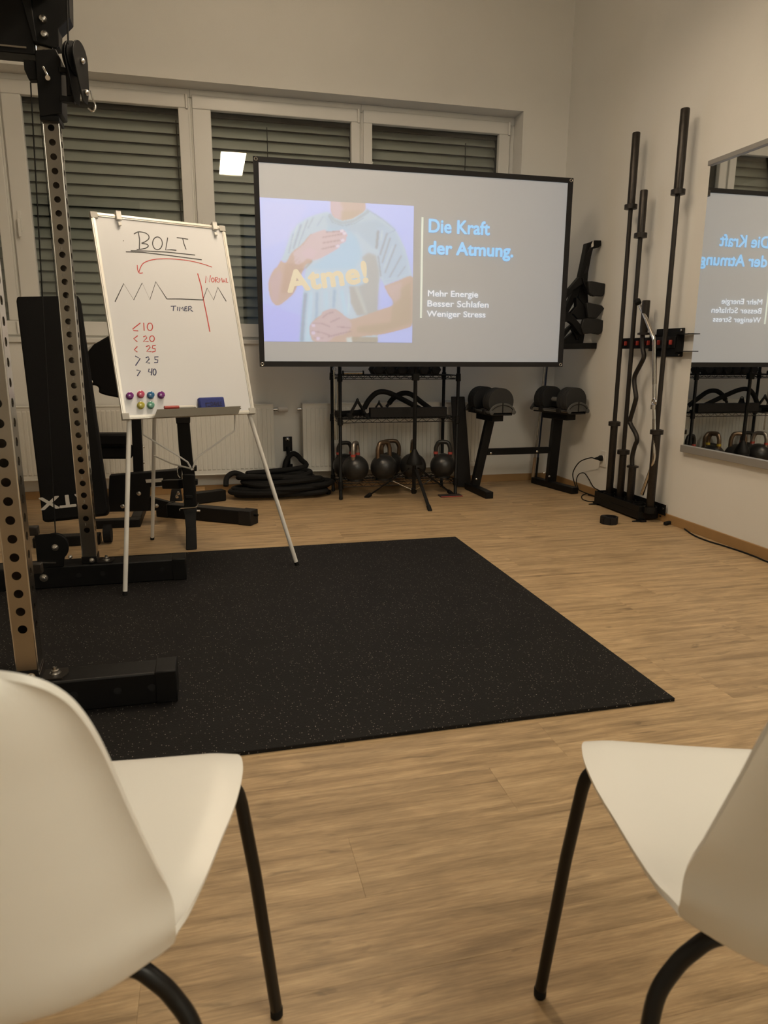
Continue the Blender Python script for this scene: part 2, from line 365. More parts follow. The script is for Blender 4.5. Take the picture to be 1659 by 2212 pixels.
# ------------------------------------------------------------------ windows (four sashes in one band)
FY = 5.60
edges = [WX0+.03, -1.25, -.032, 1.188, 2.375]
for i in range(4):
    x0, x1 = edges[i], edges[i+1]
    W = MB(); a0 = x0-.03 if i == 0 else x0; a1 = x1+.03 if i == 3 else x1
    # outer frame
    W.box(a0, a1, FY, FY+.07, WZ1-.055, WZ1); W.box(a0, a1, FY, FY+.07, WZ0+.03, WZ0+.085)
    W.box(a0, a0+.035, FY, FY+.07, WZ0+.085, WZ1-.055); W.box(a1-.035, a1, FY, FY+.07, WZ0+.085, WZ1-.055)
    win = W.build('window_%d' % (i+1), M_upvc, bevel=.004); win['kind'] = 'structure'
    s0, s1, z0, z1 = x0+.012, x1-.012, WZ0+.052, WZ1-.04
    gx0, gx1, gz0, gz1 = x0+.128, x1-.078, 1.25, 2.697
    if i == 3: gx0, gx1 = 1.268, 2.275
    if i == 2: gx0, gx1 = .106, 1.110
    if i == 1: gx0, gx1 = -1.119, -.115
    Sm = MB()
    Sm.box(s0, s1, FY-.02, FY+.03, gz1, z1); Sm.box(s0, s1, FY-.02, FY+.03, z0, gz0)
    Sm.box(s0, gx0, FY-.02, FY+.03, gz0, gz1); Sm.box(gx1, s1, FY-.02, FY+.03, gz0, gz1)
    sash = Sm.build('sash', M_upvc, win, bevel=.005)
    B = MB(); t = .012
    B.box(gx0-t, gx1+t, FY-.014, FY+.012, gz1-.002, gz1+t); B.box(gx0-t, gx1+t, FY-.014, FY+.012, gz0-t, gz0+.002)
    B.box(gx0-t, gx0+.002, FY-.014, FY+.012, gz0, gz1); B.box(gx1-.002, gx1+t, FY-.014, FY+.012, gz0, gz1)
    # inner and outer pane
    g1 = MB().box(gx0-.01, gx1+.01, FY+.018, FY+.019, gz0-.01, gz1+.01).build('pane', M_glass, sash, smooth=False)
    g2 = MB().box(gx0-.01, gx1+.01, FY+.036, FY+.037, gz0-.01, gz1+.01).build('pane', M_glass, sash, smooth=False)
    g2.rotation_euler = (R(.0), 0, 0)
    hx = s1-.012
    MB().cyl((hx, FY-.03, z1-.005), (hx, FY-.03, z1-.095), .009, 10).build('hinge', M_upvc, win)
    MB().cyl((hx, FY-.03, z0+.09), (hx, FY-.03, z0+.01), .009, 10).build('hinge', M_upvc, win)
    # handle on the left stile
    H = MB().box(s0+.03, s0+.055, FY-.028, FY-.02, 1.84, 1.97); H.beam((s0+.042, FY-.05, 1.92), (s0+.042, FY-.05, 1.80), .018, .014, (0, 1, 0)); H.cyl((s0+.042, FY-.02, 1.92), (s0+.042, FY-.055, 1.92), .009, 10)
    H.build('handle', M_upvc, win, bevel=.003)
    # exterior venetian blind, slats turned down
    bl = thing('venetian_blind', ['grey-green outdoor blind behind the window left of the rack', 'grey-green outdoor blind behind the window beside the whiteboard top', 'grey-green outdoor blind behind the middle window with the lamp reflection', 'grey-green outdoor blind behind the right window above the screen'][i], 'blind', ((x0+x1)/2, 5.80, 1.18), 0, 'venetian blinds outside the windows')
    bx0, bx1 = x0+.075, x1-.055
    MB().box(bx0-.02, bx1+.02, 5.76, 5.85, 2.705, 2.80).build('head_rail', M_blackm, bl, bevel=.004)
    n = 0; zz = 2.690; me0 = None
    while zz > 1.22:
        if me0 is None:
            s_ = MB(); prof = []
            for q in range(9):
                t_ = q/8-.5; a = R(56)
                yy = .100*t_*math.cos(a) - .013*math.cos(t_*PI)*math.sin(a); z_ = .100*t_*math.sin(a)+.013*math.cos(t_*PI)*math.cos(a)
                if q == 0: yy += .003; z_ += .004
                prof.append((yy, z_))
            vs = [(xx, p_[0], p_[1]) for xx in (bx0-(x0+x1)/2, bx1-(x0+x1)/2) for p_ in prof]
            fs = [(q, q+1, 9+q+1, 9+q) for q in range(8)]
            s_.add(vs, fs); so = s_.build('slat', M_slat, bl, world=False); me0 = so.data
        else:
            so = bpy.data.objects.new('slat', me0); C.objects.link(so); so.parent = bl
        so.location = (0, 0, zz-1.18); zz -= .0745; n += 1
    MB().box(bx0, bx1, 5.775, 5.825, 1.175, 1.19).build('bottom_rail', M_slat, bl, bevel=.003)
    cords = [bx0+.16, bx0+(bx1-bx0)*.5, bx1-.14]
    if i == 3: cords = [bx0+.02, bx1-.26]
    if i == 2: cords = [x0+.54]
    if i == 1: cords = [bx0+.14, bx1-.05]
    for cx_ in cords:
        MB().box(cx_-.003, cx_+.003, 5.745, 5.748, 1.19, 2.66).build('ladder_tape', M_blackm, bl)
    for gx in (bx0-.022, bx1+.012):
        MB().box(gx, gx+.02, 5.76, 5.84, 1.13, 2.78).build('guide_rail', M_blackm, bl)
struct(MB().box(XL, XR, 6.1, 6.14, .6, 3.4), 'night_backdrop', M_outside)  # black sheet added beyond the blinds; its colour supplies the night darkness
struct(MB().box(WX0-.05, WX1+.05, YB+.345, 5.98, 1.02, 1.125), 'trim_3', M_blackm)

# ================================================================== LAMPS AND ADDED FILL LIGHTS
def lamp(x, y, label, k=1.0):
    z = 3.0
    t = thing('pendant_lamp', label, 'lamp', (x, y, ZC), 0, 'pendant panel lamps')
    hw, hl = .125, .475
    h = MB(); h.box(x-hw-.008, x+hw+.008, y-hl-.008, y+hl+.008, z+.012, z+.045)
    h.box(x-hw-.008, x-hw, y-hl-.008, y+hl+.008, z-.01, z+.012); h.box(x+hw, x+hw+.008, y-hl-.008, y+hl+.008, z-.01, z+.012)
    h.box(x-hw, x+hw, y-hl-.008, y-hl, z-.01, z+.012); h.box(x-hw, x+hw, y+hl, y+hl+.008, z-.01, z+.012)
    h.build('housing', M_alu, t)
    MB().box(x-hw, x+hw, y-hl, y+hl, z, z+.006).build('diffuser', mat('lamp_diffuser_%.2f' % k, (.8, .8, .8), .5, emit=LAMP_COL, estr=LAMP_POWER*k), t, smooth=False)
    for sy in (-.35, .35): MB().cyl((x, y+sy, z+.04), (x, y+sy, ZC), .002, 6).build('cable', M_alu, t)
    MB().box(x-.03, x+.03, y-.09, y+.09, ZC-.03, ZC).build('ceiling_rose', M_alu, t, bevel=.003)
lamp(.355, 2.97, 'long white panel lamp hanging above the black mat')
lamp(1.66, 2.97, 'long white panel lamp hanging nearer the mirror wall', .32)
cp_ = thing('fill_panel', 'added fill light panel, unseen on the ceiling behind the camera', 'lamp', (1.85, -1.5, ZC))  # unseen soft fill, added to lighten the chair backs and near floor
MB().box(1.0, 2.7, -2.75, -.25, ZC-.05, ZC-.001).build('tray', M_alu, cp_)
MB().box(1.03, 2.67, -2.72, -.28, ZC-.058, ZC-.052).build('diffuser', mat('fill_panel_glow', (.8, .8, .8), .5, emit=(1.0, .92, .76), estr=FILL_PANEL_POWER), cp_, smooth=False)
gl = thing('fill_globe', 'added fill light globe, unseen under the ceiling near the windows', 'lamp', (.35, 3.55, ZC))  # unseen globe added to brighten the upper back wall
MB().lathe([(.115*math.sin(PI*i/16), -.115*math.cos(PI*i/16)) for i in range(17)], (.35, 3.55, 3.56), seg=24).build('globe', mat('fill_globe_glow', (.8, .8, .8), .4, emit=LAMP_COL, estr=FILL_GLOBE_POWER), gl)
MB().cyl((.35, 3.55, 3.67), (.35, 3.55, ZC), .03, 14).build('ceiling_mount', M_alu, gl)


# ================================================================== RUBBER MAT
mt = MB().box(-1.70, 1.338, 1.712, 3.722, 0, .012).build('rubber_mat', M_mat, bevel=.002)
tag(mt, 'large black speckled rubber mat lying on the wooden floor', 'mat')
MZ = .012

# ================================================================== PROJECTION SCREEN
SY = 4.71
scr = thing('projection_screen', 'wide projection screen on a black tripod showing a breathing slide', 'screen', (1.43, 4.80, 0))
sx0, sx1, sz0, sz1 = .328, 2.465, .950, 2.201
ix0, ix1, iz0, iz1 = .360, 2.428, .984, 2.170
MB().box(ix0-.005, ix1+.005, SY+.001, SY+.004, iz0-.005, iz1+.005).build('screen_fabric', mat('screen_fabric', (.60, .61, .61), .8, emit=(.030, .060, .100), noise=.0), scr, smooth=False)  # faint bluish emission stands in for the projector's black level
fb = [o for o in C.objects if o.name.startswith('screen_fabric')][-1]
bd = MB()
bd.box(sx0, sx1, SY-.004, SY+.006, iz1, sz1); bd.box(sx0, sx1, SY-.004, SY+.006, sz0, iz0)
bd.box(sx0, ix0, SY-.004, SY+.006, iz0, iz1); bd.box(ix1, sx1, SY-.004, SY+.006, iz0, iz1)
bd.build('border', M_fabric, scr, smooth=False)
for ex, ez in ((sx0+.016, sz1-.016), (sx1-.018, sz1-.016), (sx0+.016, sz0+.016), (sx1-.018, sz0+.016)):
    MB().tube(arc((ex, SY-.006, ez), .009, 0, 2*PI*15/16, 16, (1, 0, 0), (0, 0, 1)), .0028, 6, closed=True).build('eyelet', M_bolt, scr)
# carrying rods behind the fabric
rd = MB(); rd.cyl((sx0+.01, SY+.018, sz1-.015), (sx1-.01, SY+.018, sz1-.015), .010, 10); rd.cyl((sx0+.01, SY+.018, sz0+.015), (sx1-.01, SY+.018, sz0+.015), .010, 10)
rd.cyl((sx0+.012, SY+.018, sz0+.015), (sx0+.012, SY+.018, sz1-.015), .010, 10); rd.cyl((sx1-.012, SY+.018, sz0+.015), (sx1-.012, SY+.018, sz1-.015), .010, 10)
rd.build('frame_rods', M_black, scr)
PX, PY = 1.40, 4.80
MB().cyl((PX, PY, .06), (PX+.0, PY, .93), .0135, 14).build('pole', M_black, scr)
pu = MB(); pu.cyl((PX, PY, .86), (PX, PY, 2.10), .0105, 12); pu.beam((PX, PY, 2.09), (PX, SY+.02, 2.17), .02, .02); pu.beam((PX, PY, .99), (PX, SY+.02, .97), .02, .02)
pu.build('pole', M_black, scr)
MB().box(PX-.024, PX+.024, PY-.02, PY+.02, .855, .905).build('clamp', M_black, scr, bevel=.004)
MB().lathe([(.014, .10), (.03, .07), (.055, .02), (.060, 0), (.060, -.008), (.03, -.012)], (PX, PY, .275), (0, 0, 1), 20).build('hub', M_black, scr)
feet = [at(930, 1100, 4.50), at(797, 1071, 5.02), at(968, 1064, 5.06)]
feet = [Vector((1.415, 4.47, .012)), Vector((1.105, 4.99, .012)), Vector((1.742, 4.99, .012))]
for fpt in feet:
    lg = MB(); p = Vector((PX, PY, .262)); d = (fpt-p).normalized(); p = p+d*.05
    lg.beam(p, fpt, .022, .010).build('leg', M_black, scr, bevel=.002)
    MB().lathe([(.010, -.03), (.015, -.025), (.015, .02), (.012, .028)], fpt, d, 12).build('rubber_foot', M_rubber, scr)
    q = p+(fpt-p)*.42
    MB().cyl(q, (PX, PY, .075), .0035, 6).build('brace', M_chrome, scr)
MB().lathe([(.016, 0), (.02, .01), (.02, .035), (.014, .04)], (PX, PY, .055)).build('collar', M_black, scr)

# --- projected picture: painted on a fine grid, lying on the fabric
def Z1(x, y): p = at(530+x/4.1475, 320+y/4.1475, SY); return (p.x, p.z)
PXN, PZN = 250, 215
px0, px1, pz0, pz1 = .360, 1.346, 1.109, 1.969
gx = np.linspace(px0, px1, PXN); gz = np.linspace(pz0, pz1, PZN); GX, GZ = np.meshgrid(gx, gz)
img = np.zeros((PZN, PXN, 3)); 
def inpoly(pts):
    P = [Z1(*p) for p in pts]; ins = np.zeros(GX.shape, bool); n = len(P)
    for i in range(n):
        x1, y1 = P[i]; x2, y2 = P[(i+1) % n]
        if y1 == y2: continue
        c = ((GZ > y1) != (GZ > y2)) & (GX < (x2-x1)*(GZ-y1)/(y2-y1)+x1); ins ^= c
    return ins
def blur(a, n):
    for _ in range(n):
        p = np.pad(a, ((1, 1), (1, 1)) + ((0, 0),)*(a.ndim-2), 'edge')
        a = (p[:-2, 1:-1]+p[2:, 1:-1]+p[1:-1, :-2]+p[1:-1, 2:]+p[1:-1, 1:-1]*2)/6
    return a
def paint(pts, col, soft=1, op=1.):
    global img
    mk = blur(inpoly(pts).astype(float), soft)[..., None]*op
    img = img*(1-mk)+np.array(col, float)*mk
def stroke(pts, wd, col, soft=1, op=1.):
    P = [np.array(p, float) for p in pts]
    for a, b in zip(P[:-1], P[1:]):
        d = b-a; L = np.hypot(*d); n = np.array([-d[1], d[0]])/max(L, 1e-6)*wd/2
        paint([a+n, b+n, b-n, a-n], col, soft, op)
def sm(pts): return [(v.x, v.y) for v in smoothpath([Vector((p[0], p[1], 0)) for p in list(pts)+[pts[0]]], 5)][:-1]
img[:] = (194, 200, 244)
for k_ in range(PZN): img[k_] += (np.array([6, 6, 4])*(k_/PZN*2-1))
paint([(150, 480), (560, 500), (420, 800), (160, 900)], (205, 207, 243), 25, .7)
paint([(140, 1380), (500, 1500), (480, 1733), (170, 1733)], (190, 190, 242), 15, .8)
# neck
paint(sm([(765, 450), (1040, 470), (1075, 555), (1000, 630), (880, 660), (800, 635), (768, 570)]), (206, 184, 170), 2)
paint([(765, 470), (850, 480), (880, 560), (860, 640), (800, 630), (768, 570)], (214, 192, 196), 8, .8)
paint([(860, 560), (930, 560), (1060, 560), (940, 650), (860, 640)], (196, 178, 155), 8, .6)
# T-shirt
shirt = [(735, 568), (762, 585), (800, 625), (870, 650), (960, 632), (1040, 585), (1088, 545), (1180, 600), (1260, 650), (1340, 722), (1385, 800), (1430, 900), (1465, 1020), (1497, 1150), (1370, 1180), (1245, 1228), (1210, 1160), (1192, 1280), (1178, 1340), (1180, 1480), (1190, 1740), (482, 1740), (500, 1560), (518, 1300), (540, 1080), (470, 960), (400, 990), (368, 1018), (320, 1003), (352, 930), (375, 860), (412, 760), (470, 680), (560, 622), (650, 590)]
paint(shirt, (196, 209, 218), 1)
paint([(735, 700), (900, 700), (1000, 800), (1050, 960), (980, 1080), (700, 1090), (560, 1080), (700, 980)], (184, 208, 226), 14, .9)
paint([(700, 600), (900, 680), (1180, 640), (1300, 720), (1150, 900), (1000, 760), (760, 720)], (182, 196, 205), 12, .6)
paint([(1100, 935), (1170, 960), (1200, 1100), (1195, 1330), (1180, 1700), (1090, 1500), (1010, 1240), (1090, 1200), (1080, 1050), (1040, 980)], (186, 181, 172), 9, .8)
paint([(930, 1240), (1010, 1240), (1090, 1490), (1000, 1500), (940, 1380)], (186, 178, 166), 5, .8)
paint([(1180, 720), (1250, 690), (1340, 760), (1440, 1000), (1470, 1140), (1250, 1210), (1215, 1100), (1190, 900)], (190, 204, 218), 4, .8)
for a, b, wd, cc in [((1190, 740), (1175, 900), 22, (166, 166, 165)), ((1270, 760), (1205, 960), 16, (170, 172, 172)), ((1300, 800), (1225, 1030), 14, (172, 174, 172)), ((1350, 860), (1250, 1120), 13, (172, 174, 172)), ((1400, 960), (1290, 1160), 12, (172, 174, 172)), ((1440, 1050), (1360, 1160), 9, (172, 174, 172)), ((1190, 960), (1215, 1150), 12, (166, 168, 170)), ((1225, 740), (1215, 830), 14, (206, 216, 222)), ((1320, 880), (1240, 1080), 8, (208, 220, 230))]: stroke([a, b], wd, cc, 3, .8)
stroke([(1088, 545), (1230, 640), (1345, 735)], 10, (176, 186, 192), 2, .7); stroke([(1345, 735), (1270, 770)], 6, (170, 180, 186), 2, .8)
stroke([(1245, 1180), (1370, 1155), (1480, 1120)], 6, (200, 214, 226), 1, .7)
for a, b, wd, cc in [((500, 680), (430, 900), 12, (165, 172, 178)), ((470, 690), (410, 860), 10, (212, 222, 230)), ((560, 640), (470, 880), 10, (168, 175, 178)), ((610, 620), (560, 720), 9, (170, 178, 180)), ((540, 650), (455, 900), 7, (210, 222, 230)), ((700, 610), (640, 700), 8, (172, 182, 186)), ((430, 760), (390, 940), 9, (168, 176, 182)), ((1050, 600), (900, 700), 9, (170, 182, 192))]: stroke([a, b], wd, cc, 3, .8)
stroke([(752, 590), (790, 645), (870, 672), (980, 650), (1085, 580), (1105, 560)], 26, (180, 190, 194), 2, .9)
stroke([(738, 600), (780, 665), (870, 695), (980, 676), (1060, 625)], 5, (160, 170, 176), 1, .7)
for xs, wd, cc in [([(540, 1300), (520, 1500), (505, 1733)], 30, (150, 168, 182)), ([(590, 1290), (575, 1500), (560, 1733)], 34, (194, 218, 236)), ([(640, 1290), (640, 1450), (625, 1600)], 22, (164, 184, 200)), ([(720, 1280), (730, 1500)], 40, (192, 214, 230)), ([(800, 1270), (790, 1430)], 20, (160, 182, 198)), ([(860, 1270), (900, 1500)], 34, (190, 216, 236)), ([(930, 1300), (925, 1480)], 12, (205, 228, 242)), ([(990, 1240), (1080, 1480)], 26, (204, 206, 198))]: stroke(xs, wd, cc, 7, .8)
# far arm: sleeve end, elbow, forearm, hand
paint(sm([(318, 1005), (365, 1022), (420, 930), (500, 870), (600, 770), (600, 1000), (540, 1050), (480, 1180), (440, 1290), (365, 1365), (295, 1412), (245, 1385), (215, 1310), (206, 1210), (240, 1110), (285, 1060)]), (204, 178, 162), 2)
paint([(360, 1030), (520, 1040), (500, 1120), (430, 1290), (320, 1300), (340, 1150)], (196, 168, 148), 10, .8)
paint([(215, 1180), (300, 1080), (330, 1120), (290, 1380), (240, 1370)], (204, 178, 178), 8, .7)
paint(sm([(430, 935), (520, 862), (590, 775), (690, 735), (720, 733), (735, 750), (850, 735), (885, 735), (915, 780), (905, 800), (898, 835), (848, 865), (845, 888), (780, 930), (700, 975), (620, 1003), (560, 990), (520, 1020), (450, 1040)]), (214, 192, 190), 2)
paint([(500, 940), (580, 880), (640, 930), (600, 1000), (540, 980)], (218, 192, 196), 6, .6)
for a, b in [((690, 800), (890, 765)), ((690, 850), (885, 820)), ((680, 905), (845, 868)), ((725, 752), (850, 745))]: stroke([a, b], 8, (178, 150, 146), 2, .9)
for c_ in [(862, 742), (885, 765), (868, 826), (824, 878)]: paint(sm([(c_[0]-18, c_[1]-8), (c_[0]+12, c_[1]-12), (c_[0]+20, c_[1]+4), (c_[0]-6, c_[1]+12)]), (232, 222, 240), 1, .9)
for a, b in [((385, 1040), (460, 960)), ((395, 1060), (480, 985)), ((415, 1080), (500, 1005))]: stroke([a, b], 6, (186, 158, 148), 3, .6)
stroke([(430, 1100), (520, 1090), (600, 1010)], 12, (176, 150, 128), 4, .7)
# near arm and lower hand
paint(sm([(1242, 1235), (1360, 1190), (1497, 1150), (1504, 1300), (1490, 1590), (1360, 1640), (1200, 1672), (1040, 1690), (940, 1740), (640, 1740), (585, 1680), (575, 1610), (600, 1560), (640, 1520), (680, 1495), (700, 1465), (790, 1440), (850, 1470), (935, 1530), (1060, 1500), (1200, 1450), (1330, 1398), (1285, 1320)]), (204, 180, 162), 2)
paint([(1190, 1690), (1490, 1600), (1490, 1740), (1190, 1740)], (194, 199, 240), 2)
paint([(1330, 1300), (1480, 1200), (1490, 1570), (1180, 1660), (1000, 1650), (1000, 1600), (1300, 1560)], (192, 174, 150), 10, .8)
paint([(1255, 1240), (1400, 1200), (1390, 1340), (1340, 1390)], (210, 188, 182), 9, .7)
paint(sm([(600, 1560), (680, 1500), (700, 1465), (790, 1440), (850, 1480), (930, 1540), (950, 1600), (900, 1660), (800, 1690), (740, 1735), (640, 1730), (590, 1680), (578, 1610)]), (208, 186, 184), 3, .9)
for pp in [[(600, 1570), (680, 1570), (760, 1600)], [(590, 1640), (680, 1650), (760, 1680)], [(610, 1700), (700, 1700)], [(690, 1520), (740, 1480), (790, 1470)], [(760, 1560), (850, 1520)], [(820, 1600), (940, 1610)], [(740, 1690), (860, 1660), (950, 1640)]]: stroke(pp, 8, (176, 148, 148), 2, .85)
for c_ in [(608, 1590), (608, 1655), (650, 1706)]: paint(sm([(c_[0]-14, c_[1]-14), (c_[0]+14, c_[1]-12), (c_[0]+14, c_[1]+10), (c_[0]-10, c_[1]+10)]), (226, 212, 232), 1, .8)
paint([(900, 1700), (960, 1690), (965, 1740), (910, 1740)], (214, 224, 220), 4, .8)
paint([(950, 1690), (1190, 1690), (1190, 1740), (960, 1740)], (182, 170, 150), 3, .9)
img = np.clip(img*.88+np.array([198, 192, 202])*.12, 0, 255)
inpic = inpoly([(125, 443), (1508, 523), (1485, 1733), (172, 1733)])
def np_lin(a): a = a/255; return np.where(a <= .04045, a/12.92, ((a+.055)/1.055)**2.4)
em = np.clip(np_lin(img)-np.array(SCREEN_BASE), 0, 1)
me = bpy.data.meshes.new('slide_picture')
idx = np.arange(PXN*PZN).reshape(PZN, PXN)
fmask = inpic[:-1, :-1] | inpic[1:, 1:] | True
quads = np.stack([idx[:-1, :-1], idx[:-1, 1:], idx[1:, 1:], idx[1:, :-1]], -1).reshape(-1, 4)
ro = scr.location
vv = np.stack([GX.ravel()-ro.x, np.full(GX.size, SY-.0005-ro.y), GZ.ravel()-ro.z], -1)
me.from_pydata(vv.tolist(), [], quads.tolist()); me.update()
ca = me.color_attributes.new('slide', 'FLOAT_COLOR', 'POINT')
ca.data.foreach_set('color', np.concatenate([em.reshape(-1, 3), np.ones((PXN*PZN, 1))], 1).ravel())
mp_ = mat('slide_picture_light', (.60, .61, .61), .8, emit=(.1, .1, .1)); nt = mp_.node_tree
an = nt.nodes.new('ShaderNodeVertexColor'); an.layer_name = 'slide'; nt.links.new(an.outputs[0], nt.nodes['Principled BSDF'].inputs['Emission Color'])
me.materials.append(mp_)
po = bpy.data.objects.new('slide_picture', me); C.objects.link(po); po.parent = fb
po['label'] = 'projected photo of a person in a pale t-shirt holding one hand on the chest and one on the belly'
# lettering on the slide
g_blue = glow('slide_blue_light', (158, 216, 250)); g_white = glow('slide_white_light', (240, 238, 236)); g_cream = glow('slide_cream_light', (232, 232, 212)); g_sand = glow('slide_sand_light', (228, 212, 182))
def scrM(x, z, rot=0.):
    c, s = math.cos(rot), math.sin(rot); return frame((x, SY-.0015, z), (c, 0, s), (-s, 0, c), (0, -1, 0))
def put(txt, tl, br, m, bold, name, lines=1):
    a = at(*tl, SY); b = at(*br, SY)
    text_mesh(txt, name, m, fb, scrM(a.x, b.z), width=b.x-a.x, height=a.z-b.z, bold=bold)
put('Die Kraft', (927, 473), (1057, 508), g_blue, .03, 'slide_heading')
put('der Atmung.', (926, 521), (1107, 564), g_blue, .03, 'slide_heading')
put('Mehr Energie', (924.5, 627), (1032, 647), g_white, .012, 'slide_text')
put('Besser Schlafen', (923.5, 648.5), (1055, 665), g_white, .012, 'slide_text')
put('Weniger Stress', (922, 671), (1048, 690), g_white, .012, 'slide_text')
a = at(911, 469, SY); b = at(911, 687, SY)
MB().box(1.399, 1.412, SY-.0016, SY-.0004, b.z, a.z).build('slide_rule', g_cream, fb, smooth=False)
p0 = Vector((*[Z1(388, 1290)[0]], 0, Z1(388, 1290)[1])); p1 = Z1(1095, 1198)
rot = math.atan2(p1[1]-p0.z, p1[0]-p0.x)
text_mesh('Atme!', 'shirt_lettering', g_sand, fb, scrM(p0.x, p0.z, rot), width=math.hypot(p1[0]-p0.x, p1[1]-p0.z), height=.125, bold=.062, extrude=.0006, spacing=1.06)

# ================================================================== WHITEBOARD EASEL
psi, th = .365, .308
bu = Vector((math.cos(psi), math.sin(psi), 0)); bk = Vector((-math.sin(psi), math.cos(psi), 0))
bup = Vector((0, 0, 1))*math.cos(th)+bk*math.sin(th); bn = bu.cross(bup)   # bn points to the viewer side
bc = Vector((-.075, 3.261, .759)); BW2, BHT = .30, .898
wb = thing('whiteboard_easel', 'white tripod easel carrying a whiteboard written with breathing notes', 'whiteboard', (-.10, 3.35, MZ))
def bp(u, v, n=0.): return bc+bu*u+bup*v+bn*n
def obox(mb, u0, u1, v0, v1, n0, n1):
    vs = [bp(u, v, n) for u in (u0, u1) for v in (v0, v1) for n in (n0, n1)]
    return mb.add(vs, [(0, 1, 3, 2), (4, 6, 7, 5), (0, 4, 5, 1), (2, 3, 7, 6), (0, 2, 6, 4), (1, 5, 7, 3)])
obox(MB(), -BW2+.008, BW2-.008, .008, BHT-.008, -.012, -.002).build('board_panel', M_board, wb, smooth=False)
fw = .016
f_ = MB()
for (u0, u1, v0, v1) in ((-BW2, BW2, BHT-fw, BHT), (-BW2, BW2, 0, fw), (-BW2, -BW2+fw, fw, BHT-fw), (BW2-fw, BW2, fw, BHT-fw)):
    obox(f_, u0, u1, v0, v1, -.014, .002)
    if u1-u0 > .1: obox(f_, u0, u1, (v0+v1)/2-.003, (v0+v1)/2+.003, .002, .0045)
    else: obox(f_, (u0+u1)/2-.003, (u0+u1)/2+.003, v0, v1, .002, .0045)
f_.build('board_frame', M_alu, wb, smooth=False)
for u_ in (-1, 1):
    for v_ in (0, 1):
        cb = MB(); a0, a1 = sorted((u_*BW2+u_*.002, u_*(BW2-.028))); b0, b1 = (-.002, .026) if v_ == 0 else (BHT-.026, BHT+.002)
        obox(cb, a0, a1, b0, b1, -.016, .0055).build('frame_corner', M_greyp, wb, bevel=.002)
# pen tray
tr = MB(); u0, u1 = -.165, .215
tr.add([bp(u0+.02, .020, .006), bp(u1-.0, .020, .006), bp(u1, .018, .045), bp(u0, .018, .045), bp(u0+.02, .016, .006), bp(u1, .016, .006), bp(u1, .014, .045), bp(u0, .014, .045)], [(0, 1, 2, 3), (4, 7, 6, 5), (0, 4, 5, 1), (1, 5, 6, 2), (2, 6, 7, 3), (3, 7, 4, 0)])
tr.add([bp(u0+.0, .026, .045), bp(u1+.0, .026, .045), bp(u1-.02, -.010, .050), bp(u0-.02, -.010, .050), bp(u0, .026, .047), bp(u1, .026, .047), bp(u1-.02, -.010, .052), bp(u0-.02, -.010, .052)], [(0, 3, 2, 1), (4, 5, 6, 7), (0, 1, 5, 4), (1, 2, 6, 5), (2, 3, 7, 6), (3, 0, 4, 7)])
tr.build('pen_tray', mat('tray_metal', (.11, .10, .08), .45, .4, noise=.1), wb)
# paper clips on the top edge
def Z4(x, y): return atplane(180+x/3.318, 430+y/3.318, bc, bn)
def buv(x, y): q = Z4(x, y)-bc; return q.dot(bu), q.dot(bup)
for cx_, cy0, cy1 in ((241, 78, 176), (929, 155, 244)):
    ua, va = buv(cx_, cy0); ub, vb = buv(cx_+4, cy1)
    k_ = MB(); obox(k_, ua-.011, ua+.011, max(vb, BHT-.05)+.012, BHT+.012, .004, .016); obox(k_, ua-.007, ua+.007, BHT-.052, BHT-.036, .003, .012); obox(k_, ua-.011, ua+.011, BHT+.004, BHT+.012, -.022, .016)
    k_.build('paper_clip', M_wleg, wb, bevel=.002)
# legs
apex = bp(0, BHT-.06, -.035)
fL, fR, fB = atz(270, 1286, MZ), atz(642, 1221, MZ), atz(329, 1166, 0.0)
kL = atplane(279, 912, bp(0, 0, -.03), bn); kR = atplane(540, 900, bp(0, 0, -.03), bn)
for ft, kn, top in ((fL, kL, bp(-.21, BHT-.10, -.030)), (fR, kR, bp(.09, BHT-.10, -.030))):
    d = (kn-ft).normalized()
    MB().tube([ft+d*.012, kn, kn+(top-kn)*.15, top], .0098, 12).build('leg', M_wleg, wb)
    MB().cyl(ft, ft+d*.018, .0112, 12).build('rubber_foot', M_rubber, wb)
top = bp(-.02, BHT-.12, -.05); d = (top-fB).normalized()
MB().tube([fB+d*.012, top], .0098, 12).build('leg', M_wleg, wb)
MB().cyl(fB, fB+d*.018, .0112, 12).build('rubber_foot', M_rubber, wb)
MB().beam(bp(-.22, BHT-.10, -.026), bp(.10, BHT-.10, -.026), .03, .02, bup).build('top_bracket', M_wleg, wb, bevel=.002)
YB_ = 3.43
ring = at(415, 1013, YB_)
for pth in ([(306, 880), (308, 938), (390, 988), (405, 998), (412, 1010)], [(508, 880), (507, 930), (430, 985), (423, 995), (417, 1010)]):
    ys = [3.30, 3.32, 3.41, 3.42, YB_] if pth[0][0] < 400 else [3.48, 3.47, 3.44, 3.43, YB_]
    MB().tube([at(*p, yy) for p, yy in zip(pth, ys)], .0042, 8).build('brace', M_wleg, wb)
q = fB+(top-fB)*.34
MB().tube([ring, ring+(q-ring)*.5+Vector((0, 0, -.01)), q], .0042, 8).build('brace', M_wleg, wb)
MB().tube(arc(ring, .007, 0, 2*PI*11/12, 12, (1, 0, 0), (0, 0, 1)), .0028, 6, closed=True).build('ring', M_chrome, wb)
bpan = [o for o in C.objects if o.name.startswith('board_panel')][-1]
